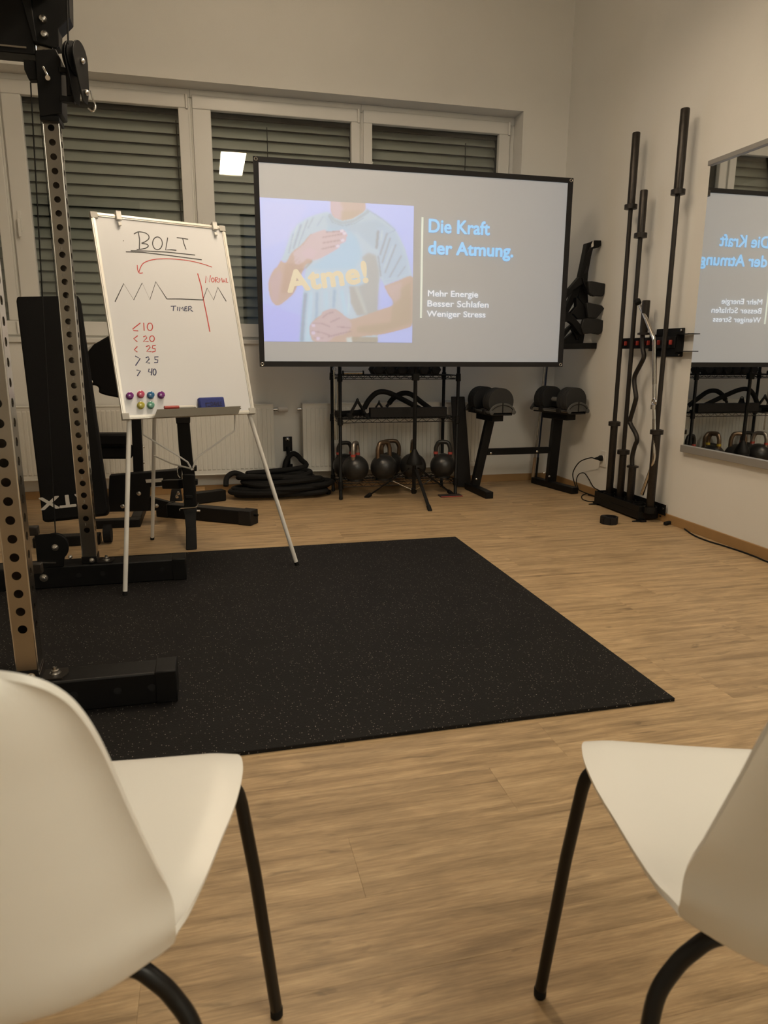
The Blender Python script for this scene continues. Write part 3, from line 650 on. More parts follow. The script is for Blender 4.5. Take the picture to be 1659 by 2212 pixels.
# handwriting: flat marker strokes on the board
def ink(name, strokes, m, wd=.0034, smooth=()):
    mb = MB()
    for si, st in enumerate(strokes):
        P = [buv(*p) for p in st]
        if smooth == 'all' or si in smooth:
            P = [(v.x, v.y) for v in smoothpath([Vector((a, b, 0)) for a, b in P], 5)]
        vs = []; 
        for i, p in enumerate(P):
            a = P[max(i-1, 0)]; b = P[min(i+1, len(P)-1)]; dx, dy = b[0]-a[0], b[1]-a[1]; L = math.hypot(dx, dy) or 1
            nx, ny = -dy/L*wd/2, dx/L*wd/2
            vs += [bp(p[0]+nx, p[1]+ny, -.0014), bp(p[0]-nx, p[1]-ny, -.0014)]
        mb.add(vs, [(2*i, 2*i+1, 2*i+3, 2*i+2) for i in range(len(P)-1)])
    return mb.build(name, m, bpan, smooth=False)
def ell(cx_, cy_, rx, ry, n=18): return [(cx_+rx*math.sin(2*PI*i/n), cy_-ry*math.cos(2*PI*i/n)) for i in range(n+1)]
ink('handwriting', [[(363, 250), (395, 234), (440, 240), (467, 258), (470, 282), (448, 302), (418, 316)], [(395, 238), (404, 290), (402, 357)], [(418, 316), (455, 322), (466, 336), (450, 350), (415, 358), (383, 361)], ell(532, 316, 35, 46), [(605, 275), (598, 320), (590, 364), (630, 362), (668, 366)], [(670, 275), (712, 280), (752, 287)], [(713, 282), (722, 320), (738, 361)], [(340, 369), (450, 371), (600, 379), (802, 400)], [(305, 377), (420, 380), (600, 401), (850, 434)], [(286, 296), (290, 300)]], M_inkk, .0042, (0, 2))
ink('handwriting', [[(922, 487), (870, 468), (780, 445), (680, 431), (580, 427), (500, 433), (440, 453), (415, 480), (398, 525)], [(387, 472), (390, 505), (402, 529), (427, 528)]], M_inkr, .0036, 'all')
ink('breathing_curve', [[(228, 735), (290, 605), (362, 722), (422, 600), (478, 720), (520, 592), (600, 715), (700, 715), (858, 722), (888, 637), (935, 722), (965, 632), (1025, 732)]], M_inkk, .0042)
ink('handwriting', [[(820, 532), (845, 620), (862, 720), (885, 830), (908, 950)]], M_inkr, .0048)
ink('handwriting', [[(876, 600), (880, 550), (905, 595), (912, 545)], ell(929, 579, 10, 15, 10), [(948, 597), (946, 562), (960, 559), (966, 570), (950, 580), (969, 598)], [(975, 596), (975, 566), (984, 582), (993, 564), (998, 596)], [(1003, 597), (1009, 573), (1017, 597)], [(1005, 588), (1015, 588)], [(1024, 566), (1025, 596), (1038, 596)]], M_inkr, .0036)
ink('handwriting', [[(627, 768), (667, 766)], [(648, 768), (645, 801)], [(678, 771), (676, 800)], [(690, 802), (693, 772), (703, 786), (713, 771), (717, 800)], [(744, 771), (729, 772), (726, 800), (746, 800)], [(727, 785), (742, 785)], [(754, 802), (754, 770), (772, 768), (779, 778), (760, 787), (787, 806)]], M_inkb, .0040)
ink('handwriting', [[(410, 887), (355, 930), (362, 942), (394, 944)], [(433, 886), (437, 943)], ell(478, 915, 19, 27), [(391, 978), (362, 1000), (388, 1023)], [(430, 988), (448, 979), (456, 994), (430, 1022), (468, 1020)], ell(493, 1000, 17, 21), [(388, 1055), (366, 1080), (388, 1096)], [(450, 1057), (472, 1049), (480, 1062), (455, 1092), (489, 1092)], [(520, 1047), (498, 1050), (495, 1068), (516, 1072), (516, 1090), (493, 1096)]], M_inkr, .0042)
ink('handwriting', [[(372, 1124), (408, 1143), (375, 1193)], [(448, 1138), (466, 1129), (473, 1146), (450, 1172), (478, 1175)], [(539, 1130), (512, 1131), (514, 1149), (535, 1152), (533, 1171), (508, 1172)], [(382, 1225), (410, 1230), (387, 1268)], [(473, 1215), (467, 1238), (492, 1241)], [(493, 1213), (487, 1263)], ell(511, 1239, 11, 22)], M_inkb, .0044)
# magnets: clear coloured buttons, each its own thing
def gem(name, col): return mat(name, col, .12, spec=.6, trans=.25, coat=.4)
GP, GK, GB, GY, GG = gem('purple_gem', (.22, .03, .26)), gem('pink_gem', (.62, .10, .20)), gem('blue_gem', (.04, .19, .42)), gem('yellow_gem', (.55, .50, .08)), gem('green_gem', (.18, .46, .35))
for (x_, y_, m_, lb) in [(332, 1412, GP, 'purple button magnet at the left end of the upper row'), (410, 1402, GK, 'pink button magnet on the whiteboard'), (481, 1407, GB, 'blue button magnet on the whiteboard'), (556, 1406, GP, 'purple button magnet to the right of the blue one'), (411, 1480, GY, 'yellow button magnet in the lower row'), (481, 1479, GG, 'green button magnet in the lower row')]:
    c_ = Z4(x_, y_)
    mg = MB().lathe([(.013, 0), (.0155, .001), (.0155, .004), (.012, .0065), (.0125, .010), (.0145, .014), (.0135, .0175), (.010, .019), (0, .0193)], c_-bn*.0018, bn, 20).build('magnet', m_, None)
    tag(mg, lb, 'magnet', 'button magnets on the whiteboard')
# marker pen and eraser resting in the tray
a, b = buv(570, 1514), buv(795, 1511)
ty = .0365
mk = thing('marker_pen', 'white whiteboard marker with a red cap lying in the pen tray', 'marker', bp(a[0], ty, .02))
MB().tube([bp(a[0], ty, .024), bp(a[0]+.06, ty, .024)], .0085, 14).build('cap', M_redp, mk)
MB().tube([bp(a[0]+.06, ty, .024), bp(b[0]-.012, ty, .024), bp(b[0]-.010, ty, .024), bp(b[0], ty, .024)], [.0075, .0075, .005, .005], 14).build('barrel', M_white, mk)
MB().tube([bp(a[0]+.060, ty, .024), bp(a[0]+.064, ty, .024)], .0079, 14).build('ring', M_redp, mk)
e0 = buv(822, 1500); e1 = buv(1003, 1500); ev0, ev1 = .021, .021+.056
er = thing('board_eraser', 'blue whiteboard eraser standing in the pen tray', 'eraser', bp((e0[0]+e1[0])/2, ev0, .02))
obox(MB(), e0[0], e1[0], ev0, ev1, .003, .030).build('body', M_blue, er, bevel=.006)
M_erp = mat('dark_print', (.012, .012, .05), .6)
text_mesh('DAHLE', 'lettering', M_erp, er, frame(bp(e0[0]+.050, ev0+.014, .0306), bu, bup, bn), width=.052, height=.019, bold=.02, extrude=.0003)
lg_ = MB(); obox(lg_, e0[0]+.026, e0[0]+.046, ev0+.026, ev0+.030, .0302, .0308); obox(lg_, e0[0]+.026, e0[0]+.030, ev0+.010, ev0+.030, .0302, .0308); obox(lg_, e0[0]+.034, e0[0]+.048, ev0+.012, ev0+.016, .0302, .0308)
lg_.build('emblem', M_erp, er, smooth=False)

# ================================================================== RADIATORS
def radiator(x0, x1, label, valve_left):
    t = thing('radiator', label, 'radiator', ((x0+x1)/2, 5.37, .14), 0, 'radiators under the windows')
    yf = 5.335; p = MB(); pitch = .0334; n = int((x1-x0-.05)/pitch); st = (x1-x0)/n
    p.box(x0, x1, yf+.004, yf+.020, .150, .665)
    prof = [(0, .008), (.06, .008), (.20, .0), (.80, 0), (.94, .008), (1, .008)]
    xs = [(x0, .0005), (x0+.022, .0005)]; st = (x1-x0-.044)/n
    for i in range(n):
        for f, d in prof[:-1]: xs.append((x0+.022+(i+f)*st, d*1.5))
    xs += [(x1-.022, .0005), (x1, .0005)]
    vs = []; fs = []
    for x_, d in xs:
        vs += [(x_, yf+.006, .155), (x_, yf+.006, .182), (x_, yf+d, .192), (x_, yf+d, .630), (x_, yf+.006, .640), (x_, yf+.006, .662)]
    for i in range(len(xs)-1):
        for j in range(5): fs.append((i*6+j, (i+1)*6+j, (i+1)*6+j+1, i*6+j+1))
    p.add(vs, fs); p.build('front_panel', M_rad, t, ang=20)
    MB().box(x0, x1, yf-.001, yf+.006, .150, .158).box(x0, x1, yf-.001, yf+.006, .660, .668).build('edge_fold', M_rad, t, bevel=.002)
    g = MB(); g.box(x0, x1, yf+.020, yf+.075, .664, .668)
    g.box(x0, x0+.003, yf+.006, yf+.078, .150, .667); g.box(x1-.003, x1, yf+.006, yf+.078, .150, .667)
    g.build('top_grille', M_rad, t, smooth=False)
    MB().box(x0+.02, x1-.02, yf+.03, yf+.075, .165, .650).build('rear_panel', M_rad, t, bevel=.003)
    xv = x1+.004 if not valve_left else x0-.004; sg = 1 if not valve_left else -1
    v = MB(); v.cyl((xv, yf+.04, .625), (xv+sg*.03, yf+.04, .625), .012, 12)
    v.build('valve_body', M_bolt, t)
    if not valve_left: MB().lathe([(.014, 0), (.021, .008), (.021, .07), (.016, .078)], (xv+sg*.03, yf+.04, .625), (sg, 0, 0), 16).build('thermostat_head', M_white, t)
radiator(-1.55, .460, 'long white panel radiator behind the whiteboard easel', False)
radiator(.678, 2.112, 'white panel radiator behind the kettlebell shelf', True)

# ================================================================== MIRROR
mir = thing('wall_mirror', 'large wall mirror in a thin grey frame showing the screen', 'mirror', (XR, 2.2, .48))
my0, my1, mz0, mz1 = .7, 3.705, .478, 2.076
MB().box(2.768, 2.778, my0+.01, my1-.004, mz0+.01, mz1-.01).build('mirror_glass', M_mirror, mir, smooth=False)
MB().box(2.752, 2.779, my0, my1, mz1-.014, mz1+.012).build('frame_rail', M_mframe, mir, bevel=.002)
MB().box(2.750, 2.779, my0, my1, mz0-.012, mz0+.030).build('frame_rail', M_mframe, mir, bevel=.002)
MB().box(2.752, 2.779, my0, my0+.02, mz0, mz1).build('frame_rail', M_mframe, mir)

# ================================================================== WIRE SHELF
SX0, SX1, SYF, SYB = .895, 1.770, 4.955, 5.285
sh = thing('wire_shelf', 'black wire shelving rack standing under the projection screen', 'shelf', ((SX0+SX1)/2, 5.12, 0))
for x_ in (SX0, SX1):
    for y_ in (SYF, SYB):
        MB().lathe([(.010, 0), (.014, .004), (.014, .02), (.0125, .022), (.0125, 1.02), (.010, 1.03)], (x_, y_, 0), seg=14).build('post', M_black, sh)
def wshelf(z):
    e = MB()
    for y_ in (SYF, SYB):
        for zz in (z, z-.026): e.cyl((SX0, y_, zz), (SX1, y_, zz), .003, 6)
        n = 26; st = (SX1-SX0)/n
        for i in range(n): e.cyl((SX0+i*st, y_, z-.026 if i % 2 else z), (SX0+(i+1)*st, y_, z if i % 2 else z-.026), .0017, 4)
    for x_ in (SX0, SX1):
        for zz in (z, z-.026): e.cyl((x_, SYF, zz), (x_, SYB, zz), .003, 6)
        n = 10; st = (SYB-SYF)/n
        for i in range(n): e.cyl((x_, SYF+i*st, z-.026 if i % 2 else z), (x_, SYF+(i+1)*st, z if i % 2 else z-.026), .0017, 4)
    for i in range(34):
        x_ = SX0+.012+i*(SX1-SX0-.024)/33; e.cyl((x_, SYF, z+.001), (x_, SYB, z+.001), .0016, 4)
    for k_ in (1, 2): e.cyl((SX0, SYF+k_*.11, z-.003), (SX1, SYF+k_*.11, z-.003), .003, 6)
    o = e.build('wire_deck', M_black, sh)
    for x_ in (SX0, SX1):
        for y_ in (SYF, SYB): MB().lathe([(.016, -.042), (.019, -.040), (.017, .012), (.014, .014)], (x_, y_, z), seg=14).build('sleeve', M_black, o)
for z in (.118, .580, .885): wshelf(z)

# ------------------------------------------------------------------ kettlebells
def kettlebell(loc, rz, hm, band, label, sc=1., hw=.055):
    t = thing('kettlebell', label, 'kettlebell', loc, rz, 'kettlebells on the bottom shelf')
    r = .099*sc; zc = r*.93
    prof = [(0, 0), (.062*sc, 0)]
    for i in range(15):
        a = -math.acos(.62)+ (math.acos(.62)+PI/2-.25)*i/14
        prof.append((r*math.cos(a)*1.0, zc+r*math.sin(a)*.98))
    prof.append((0, zc+r*.985))
    MB().lathe(prof, (0, 0, 0), seg=32).build('body', M_kb, t, world=False)
    h0 = zc+r*.80; w_ = hw*sc; hh = .105*sc; rr = .0165*sc
    pts = [(-w_*.98, 0, h0-.02), (-w_*1.02, 0, h0+.03), (-w_*.98, 0, h0+.062), (-w_*.70, 0, h0+hh*.93), (-w_*.35, 0, h0+hh), (0, 0, h0+hh*1.01), (w_*.35, 0, h0+hh), (w_*.70, 0, h0+hh*.93), (w_*.98, 0, h0+.062), (w_*1.02, 0, h0+.03), (w_*.98, 0, h0-.02)]
    MB().tube(smoothpath(pts, 5), rr, 14).build('handle', hm, t, world=False)
    if band:
        for sg in (-1, 1): MB().tube([(sg*w_*1.02, 0, h0+.012), (sg*w_*1.03, 0, h0+.030)], rr+.0012, 14).build('colour_band', band, t, world=False)
    return t
def kbpos(px_, Y): p = at(px_, 1012, Y); return (p.x, Y-.012, .121)
kettlebell(kbpos(767, 5.06), R(62), M_kbsteel, M_redpaint, 'kettlebell with a bare steel handle and red bands, leftmost in the front row')
kettlebell(kbpos(828, 5.06), R(25), M_bronze, None, 'kettlebell with a worn bronze handle in front of the larger bronze one')
kettlebell(kbpos(891, 5.07), R(80), M_bronze, M_yel, 'kettlebell with a yellow band behind the screen tripod pole')
kettlebell(kbpos(955, 5.06), R(-22), M_kb, M_redpaint, 'all-black kettlebell with red band marks, rightmost on the shelf', .97)
kettlebell((kbpos(746, 5.20)[0]+.004, 5.238, .121), R(10), M_kb, M_redpaint, 'kettlebell with a black handle behind the steel-handled one', .93)
kettlebell(kbpos(846, 5.20)[:1]+(5.242, .121), R(4), M_bronze, None, 'kettlebell with a wide bronze handle standing in the rear row', .95, .072)

# ------------------------------------------------------------------ middle shelf: arched bars, long box, cable handles
ZS = .582
def padbar(pts, label, sub):
    t = thing('curved_grip_bar', label, 'bar', tuple(Vector(pts[0])), 0, 'curved padded bars')
    P = smoothpath(pts, 7)
    MB().tube(P, .019, 14).build('padded_tube', M_rubber, t)
    MB().cyl(P[0], P[0]-(P[1]-P[0]).normalized()*.03, .012, 12).build('end_stub', M_blackm, t)
    return t
padbar([at(787, 882, 5.05), at(797, 864, 5.05), at(815, 848, 5.05), at(838, 848, 5.06), at(870, 863, 5.09), at(905, 882, 5.12), at(925, 893, 5.13)], 'curved black padded bar arching over the left half of the middle shelf', 0)
padbar([at(840, 872, 5.17), at(850, 860, 5.17), at(868, 850, 5.17), at(888, 852, 5.18), at(912, 870, 5.19), at(938, 889, 5.19)], 'second curved black padded bar crossing behind the front one', 1)
bx = MB().box(1.122, 1.70, 4.985, 5.045, .5835, .655).build('storage_rail', M_blackm, None, bevel=.004)
tag(bx, 'long black rectangular steel rail lying on the middle shelf', 'rail')
def vhandle(c, s, rz, label):
    t = thing('cable_handle', label, 'cable handle', c, rz, 'cable handles on the middle shelf')
    a = [(-.07*s, 0, .02), (0, 0, .13*s), (.07*s, 0, .02)]
    MB().beam(a[0], a[1], .012, .028, (0, 1, 0)).build('strap', M_blackm, t, world=False, bevel=.002)
    MB().beam(a[1], a[2], .012, .028, (0, 1, 0)).build('strap', M_blackm, t, world=False, bevel=.002)
    MB().cyl((-.085*s, -.05, .018), (-.055*s, .05, .018), .0165, 12).build('grip', M_rubber, t, world=False)
    MB().cyl((.055*s, -.05, .018), (.085*s, .05, .018), .0165, 12).build('grip', M_rubber, t, world=False)
    MB().tube(arc((0, 0, .13*s), .014, 0, 2*PI*11/12, 12, (0, 1, 0), (0, 0, 1)), .004, 6, closed=True).build('ring', M_blackm, t, world=False)
p = at(773, 890, 5.02); vhandle((p.x, 5.03, ZS), .95, R(15), 'angular black cable handle on the middle shelf, nearest the corner post')
p = at(818, 890, 5.1); vhandle((p.x, 5.09, ZS), .8, R(-20), 'angular black cable handle beside the long rail')
p = at(755, 890, 5.1)
tp = thing('straight_bar_grip', 'short black bar handle lying behind the shelf corner post', 'cable handle', (p.x, 5.12, ZS), R(20), 'cable handles on the middle shelf')
MB().cyl((-.09, 0, .026), (.09, 0, .026), .022, 14).build('grip', M_rubber, tp, world=False); MB().cyl((-.11, 0, .026), (-.09, 0, .026), .026, 14).build('end_cap', M_blackm, tp, world=False); MB().cyl((.09, 0, .026), (.11, 0, .026), .026, 14).build('end_cap', M_blackm, tp, world=False)
# top shelf: hex dumbbells and a steel bar handle
def hexdb(x, y, label):
    t = thing('hex_dumbbell', label, 'dumbbell', (x, y, .888), 0, 'dumbbells on the top shelf')
    for sy in (-1, 1):
        MB().lathe([(.030, 0), (.040, .008), (.040, .05), (.030, .058)], (0, sy*.045 if sy > 0 else -.103, .036), (0, 1, 0), 6).build('head', M_plate, t, world=False, smooth=False, bevel=.003)
    MB().cyl((0, -.05, .036), (0, .05, .036), .013, 10).build('handle', M_bar, t, world=False)
for i, (x_, nm_) in enumerate(zip((1.19, 1.275, 1.36, 1.445, 1.53, 1.615), ('first', 'second', 'third', 'fourth', 'fifth', 'sixth'))):
    hexdb(x_, 5.10, 'small black hex dumbbell on the top shelf, %s from the steel bar handle' % nm_)
p = at(741, 803, 4.99); q = at(784, 803, 4.99)
sb = thing('steel_bar_handle', 'short steel bar handle at the left end of the top shelf', 'cable handle', (p.x, 4.99, .888))
MB().cyl((p.x, 4.99, .903), (q.x, 4.99, .903), .013, 14).build('tube', M_steel, sb)
MB().cyl((p.x-.006, 4.99, .903), (p.x+.004, 4.99, .903), .016, 14).build('end_cap', M_black, sb); MB().cyl((q.x-.004, 4.99, .903), (q.x+.006, 4.99, .903), .016, 14).build('end_cap', M_black, sb)
# chrome rods hanging on the shelf's left side
rdg = thing('hanging_rod', 'thin chrome rod hanging down the left side of the shelf', 'rod', (.905, 5.16, .46), 0, None)
MB().cyl(at(722, 800, 5.16), at(723.5, 950, 5.16), .0065, 10).build('rod', M_chrome, rdg)
MB().tube(arc(at(722, 797, 5.16), .012, 0, 2*PI*11/12, 12, (1, 0, 0), (0, 0, 1)), .0035, 6, closed=True).build('hook', M_bolt, rdg)
rd2 = thing('hanging_rod', 'shorter steel rod hanging in front of the rear shelf post', 'rod', (.93, 5.10, .46))
MB().cyl(at(729, 815, 5.10), at(729, 950, 5.10), .004, 8).build('rod', M_steel, rd2)
MB().tube(arc(at(729, 812, 5.10), .010, 0, 2*PI*11/12, 12, (1, 0, 0), (0, 0, 1)), .003, 6, closed=True).build('hook', M_bolt, rd2)
# folded red-edged cloth pad on the floor
cp = MB().box(1.63, 1.80, 4.87, 4.95, .001, .010)
cp = cp.build('floor_pad', mat('dark_pad', (.03, .02, .02), .8), None, bevel=.003); tag(cp, 'small dark pad with a red edge on the floor by the right shelf post', 'pad')
MB().tube([(1.63, 4.868, .006), (1.72, 4.866, .006), (1.80, 4.868, .006)], .0025, 6).build('red_edge', M_redpaint, cp)

# ================================================================== BOARD LEANING BY THE SHELF
lb = MB(); a_, b_, c_, d_ = at(975, 857, 5.225), at(1004, 857, 5.225), at(1018.5, 1054, 5.205), at(986, 1051, 5.215)
lb.prism([a_, b_, c_, d_], (0.006, .03, 0)); lbo = lb.build('leaning_panel', M_blackm, None, bevel=.004)
tag(lbo, 'tall black steel panel leaning between shelf and dumbbell stand', 'panel')
h_ = at(996, 985, 5.09)

# ================================================================== DUMBBELL STAND
ds = thing('dumbbell_stand', 'black steel stand holding two adjustable dumbbells', 'dumbbell stand', (2.28, 5.02, 0))
def foot(p, q): MB().beam(p, q, .062, .05).build('foot', M_black, ds, bevel=.004)
foot((1.950, 5.16, .0255), (1.965, 4.755, .0255)); foot((2.580, 5.30, .0255), (2.672, 4.785, .0255))
zt = .555
lt, rt = Vector((2.045, 5.0, zt)), Vector((2.612, 5.02, zt))
lbm, rbm = Vector((1.955, 5.03, .05)), Vector((2.620, 5.09, .05))
MB().beam(lbm, lt, .062, .05, (0, 1, 0)).build('post', M_black, ds, bevel=.003)
MB().beam(rbm, rt, .075, .05, (0, 1, 0)).build('post', M_black, ds, bevel=.003)
ca, cb_ = at(1051, 976, 5.01), at(1184, 972, 5.06)
MB().beam(ca, cb_, .03, .05).build('crossbar', M_black, ds, bevel=.003)
for px_, py_, Y in ((1060.5, 979, 4.985), (1160, 975, 5.035), (1029, 1035, 4.995), (1175.5, 1022, 5.05), (1186.5, 1029, 5.05)):
    p_ = at(px_, py_, Y); MB().lathe([(.008, 0), (.008, .004), (.004, .006)], p_, (0, -1, 0), 10).build('bolt', M_bolt, ds)
ang1, ang2 = R(4), R(14)
def saddle(c, an):
    M_ = Matrix.Translation(c) @ Matrix.Rotation(an, 4, 'Z')
    MB().box(-.045, .045, -.14, .14, -.045, .0, M_).build('saddle', M_black, ds, bevel=.004)
saddle(Vector((2.035, 4.985, .60)), ang1); saddle(Vector((2.60, 4.98, .60)), ang2)
def adj_dumbbell(c, an, label):
    t = thing('adjustable_dumbbell', label, 'dumbbell', c, an, 'adjustable dumbbells on their stand')
    def head(y0, y1):
        pts = []
        for i in range(33):
            a = R(-38)+ (R(256))*i/32; pts.append((.100*math.cos(a), .1+.098*math.sin(a)))
        n_ = 4; st = (y1-y0)/n_
        for j in range(n_):
            MB().prism([(x_, y0+j*st+.001, z_) for x_, z_ in pts], (0, st-.003, 0)).build('weight_plate', M_grip, t, world=False, bevel=.003)
    head(-.185, -.075); head(.075, .185)
    MB().cyl((0, -.08, .10), (0, .08, .10), .017, 14).build('handle', M_alu, t, world=False)
    # cradle
    MB().box(-.085, .085, -.20, .20, .001, .014).build('cradle_base', M_blackm, t, world=False, bevel=.004)
    for sx in (-1, 1): MB().cyl((sx*.083, -.20, .026), (sx*.083, .20, .026), .0135, 12).build('cradle_rail', M_steel, t, world=False)
    for sx in (-1, 1):
        for yy in (-.10, .10): MB().box(sx*.083-.018, sx*.083+.018, yy-.022, yy+.022, .008, .044).build('rail_clamp', M_blackm, t, world=False, bevel=.004)
    for sy in (-1, 1):
        prof = [(.105*math.cos(a), .022+.072*math.sin(a)) for a in [PI*i/16 for i in range(17)]]
        MB().prism([(x_, sy*.200, z_) for x_, z_ in prof], (0, sy*.010, 0)).build('cradle_end', M_grey, t, world=False, bevel=.003)
        rib = MB()
        rib.tube([(.088*math.cos(PI*i/12), sy*.211, .022+.055*math.sin(PI*i/12)) for i in range(13)], .003, 6)
        rib.box(-.004, .004, sy*.209 if sy > 0 else -.214, .214 if sy > 0 else -.209, .02, .095)
        rib.build('end_rib', M_blackm, t, world=False)
        for sx in (-1, 1): MB().lathe([(.016, 0), (.016, .012), (.008, .014)], (sx*.088, sy*.206, .026), (0, sy, 0), 14).build('rail_cap', M_grey, t, world=False)
adj_dumbbell((2.035, 4.985, .601), ang1, 'adjustable dumbbell on the left saddle of the stand, seen end on')
adj_dumbbell((2.60, 4.98, .601), ang2, 'adjustable dumbbell on the right saddle of the stand, near the corner')

# ================================================================== STICKS IN THE CORNER
for (a_, b_, cY, m_, lb_) in [((1186.5, 700), (1151, 1030), 5.38, M_steel, 'steel rod with a cork grip leaning in the corner'), ((1191, 700), (1160, 1010), 5.40, mat('blue_rod', (.02, .03, .07), .35, .3), 'dark blue rod leaning in the corner beside the cork-gripped rod')]:
    tp_, bt = at(*a_, cY), at(*b_, 5.345)
    d = (tp_-bt).normalized(); bt = bt-d*((bt.z-.004)/d.z)
    rt_ = thing('training_rod', lb_, 'rod', tuple(bt), 0, 'rods leaning in the corner')
    MB().cyl(bt+d*.20, tp_, .0075, 10).build('shaft', m_, rt_)
    MB().cyl(bt, bt+d*.20, .0125 if m_ is M_steel else .009, 12).build('grip', M_cork if m_ is M_steel else M_rubber, rt_)

# ================================================================== WALL-MOUNTED FRAME (behind the screen's right edge)
wr = thing('wall_training_rack', 'black wall-mounted steel arm with foot plates beside the screen', 'training arm', (2.77, 4.82, 1.1))
WY = 4.84
def Z5(x, y, Y=WY): return at(1190+x/7.9, 500+y/7.9, Y)
def flat(pts, name, th=.05, Y=WY, m_=M_black, bev=.003):
    return MB().prism([Z5(x, y, Y-th/2) for x, y in pts], (0, th, 0)).build(name, m_, wr, bevel=bev)
flat([(612, 200), (762, 155), (700, 380), (640, 700), (628, 860), (560, 840), (492, 780), (540, 560)], 'upright_strap', .05, WY)
MB().prism([Z5(745, 150, 4.82), Z5(860, 152, 4.82), Z5(858, 240, 4.82), Z5(820, 272, 4.82), Z5(735, 290, 4.82)], (0, .055, 0)).build('wall_flange', M_black, wr, bevel=.003)
flat([(492, 775), (620, 840), (540, 900), (370, 1010), (262, 1160), (240, 1180), (240, 970), (320, 975)], 'brace', .05, WY-.03)
flat([(430, 860), (530, 900), (470, 1070), (330, 1330), (240, 1500), (190, 1740), (180, 1600), (240, 1340), (380, 1000)], 'brace', .04, WY+.01)
flat([(525, 900), (640, 860), (630, 1020), (640, 1240), (600, 1300), (480, 1150), (470, 1080)], 'upright', .05, WY+.03)
flat([(540, 790), (640, 850), (700, 960), (720, 1100), (640, 1040), (560, 880)], 'arm', .04, WY-.05)
flat([(440, 1120), (600, 1290), (640, 1480), (560, 1500), (460, 1500), (400, 1420), (330, 1400), (440, 1280)], 'arm', .045, WY-.04)
flat([(230, 1350), (340, 1390), (420, 1480), (540, 1620), (560, 1750), (500, 1760), (370, 1580), (300, 1530), (210, 1560)], 'arm', .045, WY-.06)
flat([(380, 1570), (480, 1740), (500, 1760), (450, 1860), (410, 1750), (360, 1640), (180, 1880), (180, 1740)], 'brace', .04, WY)
flat([(500, 1740), (580, 1740), (552, 1910), (560, 2000), (180, 2005), (190, 1880), (400, 1700), (410, 1760), (440, 1865), (470, 1860)], 'gusset', .04, WY+.02)
for pts, nm in [([(640, 850), (700, 845), (930, 888), (935, 910), (918, 1070), (885, 1108), (775, 1100), (735, 1112), (650, 1045)], 'foot_plate'), ([(610, 1225), (640, 1210), (880, 1262), (900, 1300), (925, 1305), (790, 1480), (640, 1478)], 'foot_plate'), ([(560, 1490), (640, 1478), (790, 1482), (960, 1535), (960, 1570), (870, 1735), (820, 1760), (700, 1738), (560, 1752), (520, 1620)], 'foot_plate')]:
    flat(pts, nm, .03, WY-.09, M_plate, .006)
bt0, bt1 = Z5(150, 1965, 4.80), Z5(900, 1945, 4.80)
MB().prism([Z5(150, 1905, 4.80), Z5(895, 1900, 4.80), Z5(912, 1925, 4.80), Z5(905, 2000, 4.80), Z5(150, 2010, 4.80)], (0, .06, 0)).build('support_bar', M_black, wr, bevel=.004)
for x_, y_ in ((690, 215), (652, 290), (580, 660)):
    p_ = Z5(x_, y_, WY-.03); MB().prism([p_+Vector((-.012, 0, -.03)), p_+Vector((.014, 0, .03)), p_+Vector((.018, 0, -.015))], (0, -.002, 0)).build('emblem', M_white if y_ == 215 else M_blackm, wr, smooth=False)

# ================================================================== BARBELL STAND AND BARS
bs = thing('barbell_stand', 'black floor base and red-slotted wall bracket holding the upright bars', 'barbell stand', (2.69, 4.12, 0))
b_ = MB(); b_.box(2.622, 2.762, 3.875, 4.42, .012, .058); b_.box(2.622, 2.626, 3.875, 4.42, .058, .098); b_.box(2.758, 2.762, 3.80, 4.44, .045, .115)
b_.box(2.622, 2.762, 3.875, 3.879, .058, .098); b_.box(2.622, 2.762, 4.416, 4.42, .058, .098)
b_.build('floor_base', M_black, bs, bevel=.002)
for yy in (3.862, 4.40): MB().prism([(2.575, yy+.01, 0), (2.64, yy-.02, 0), (2.64, yy+.035, 0)], (0, 0, .006)).build('foot_tab', M_black, bs); MB().box(2.622, 2.66, yy-.02, yy+.035, 0, .012).build('foot_block', M_black, bs)
HY = [4.335, 4.20, 4.08, 3.975, 3.855]; BXc = 2.685
for yy in HY:
    MB().lathe([(.036, 0), (.040, 0), (.040, .040), (.036, .040), (.034, .005)], (BXc, yy, .058), seg=24).build('cup', M_black, bs)
for yy in (3.82, 4.43): MB().lathe([(.007, 0), (.007, .004), (.004, .006)], (2.756, yy, .088), (-1, 0, 0), 10).build('screw', M_bolt, bs)
# bracket
zb = 1.11
MB().box(2.768, 2.779, 3.80, 4.07, zb-.085, zb+.085).build('wall_plate', M_black, bs, bevel=.004)
MB().box(2.722, 2.768, 3.80, 3.84, zb-.07, zb+.06).build('bracket_arm', M_black, bs); MB().box(2.722, 2.768, 4.03, 4.07, zb-.05, zb+.05).build('bracket_arm', M_black, bs)
MB().box(2.715, 2.728, 3.80, 4.40, zb-.034, zb+.034).build('bracket_rail', M_black, bs, bevel=.002)
MB().box(2.728, 2.775, 3.70, 3.81, zb+.045, zb+.050).build('bracket_tab', M_black, bs); MB().box(2.728, 2.775, 3.70, 3.81, zb-.055, zb-.050).build('bracket_tab', M_black, bs)
for yy, zz in ((3.82, zb+.07), (3.82, zb-.07), (4.05, zb-.07)): MB().lathe([(.009, 0), (.009, .004), (.004, .007)], (2.768, yy, zz), (-1, 0, 0), 10).build('screw', M_bolt, bs)
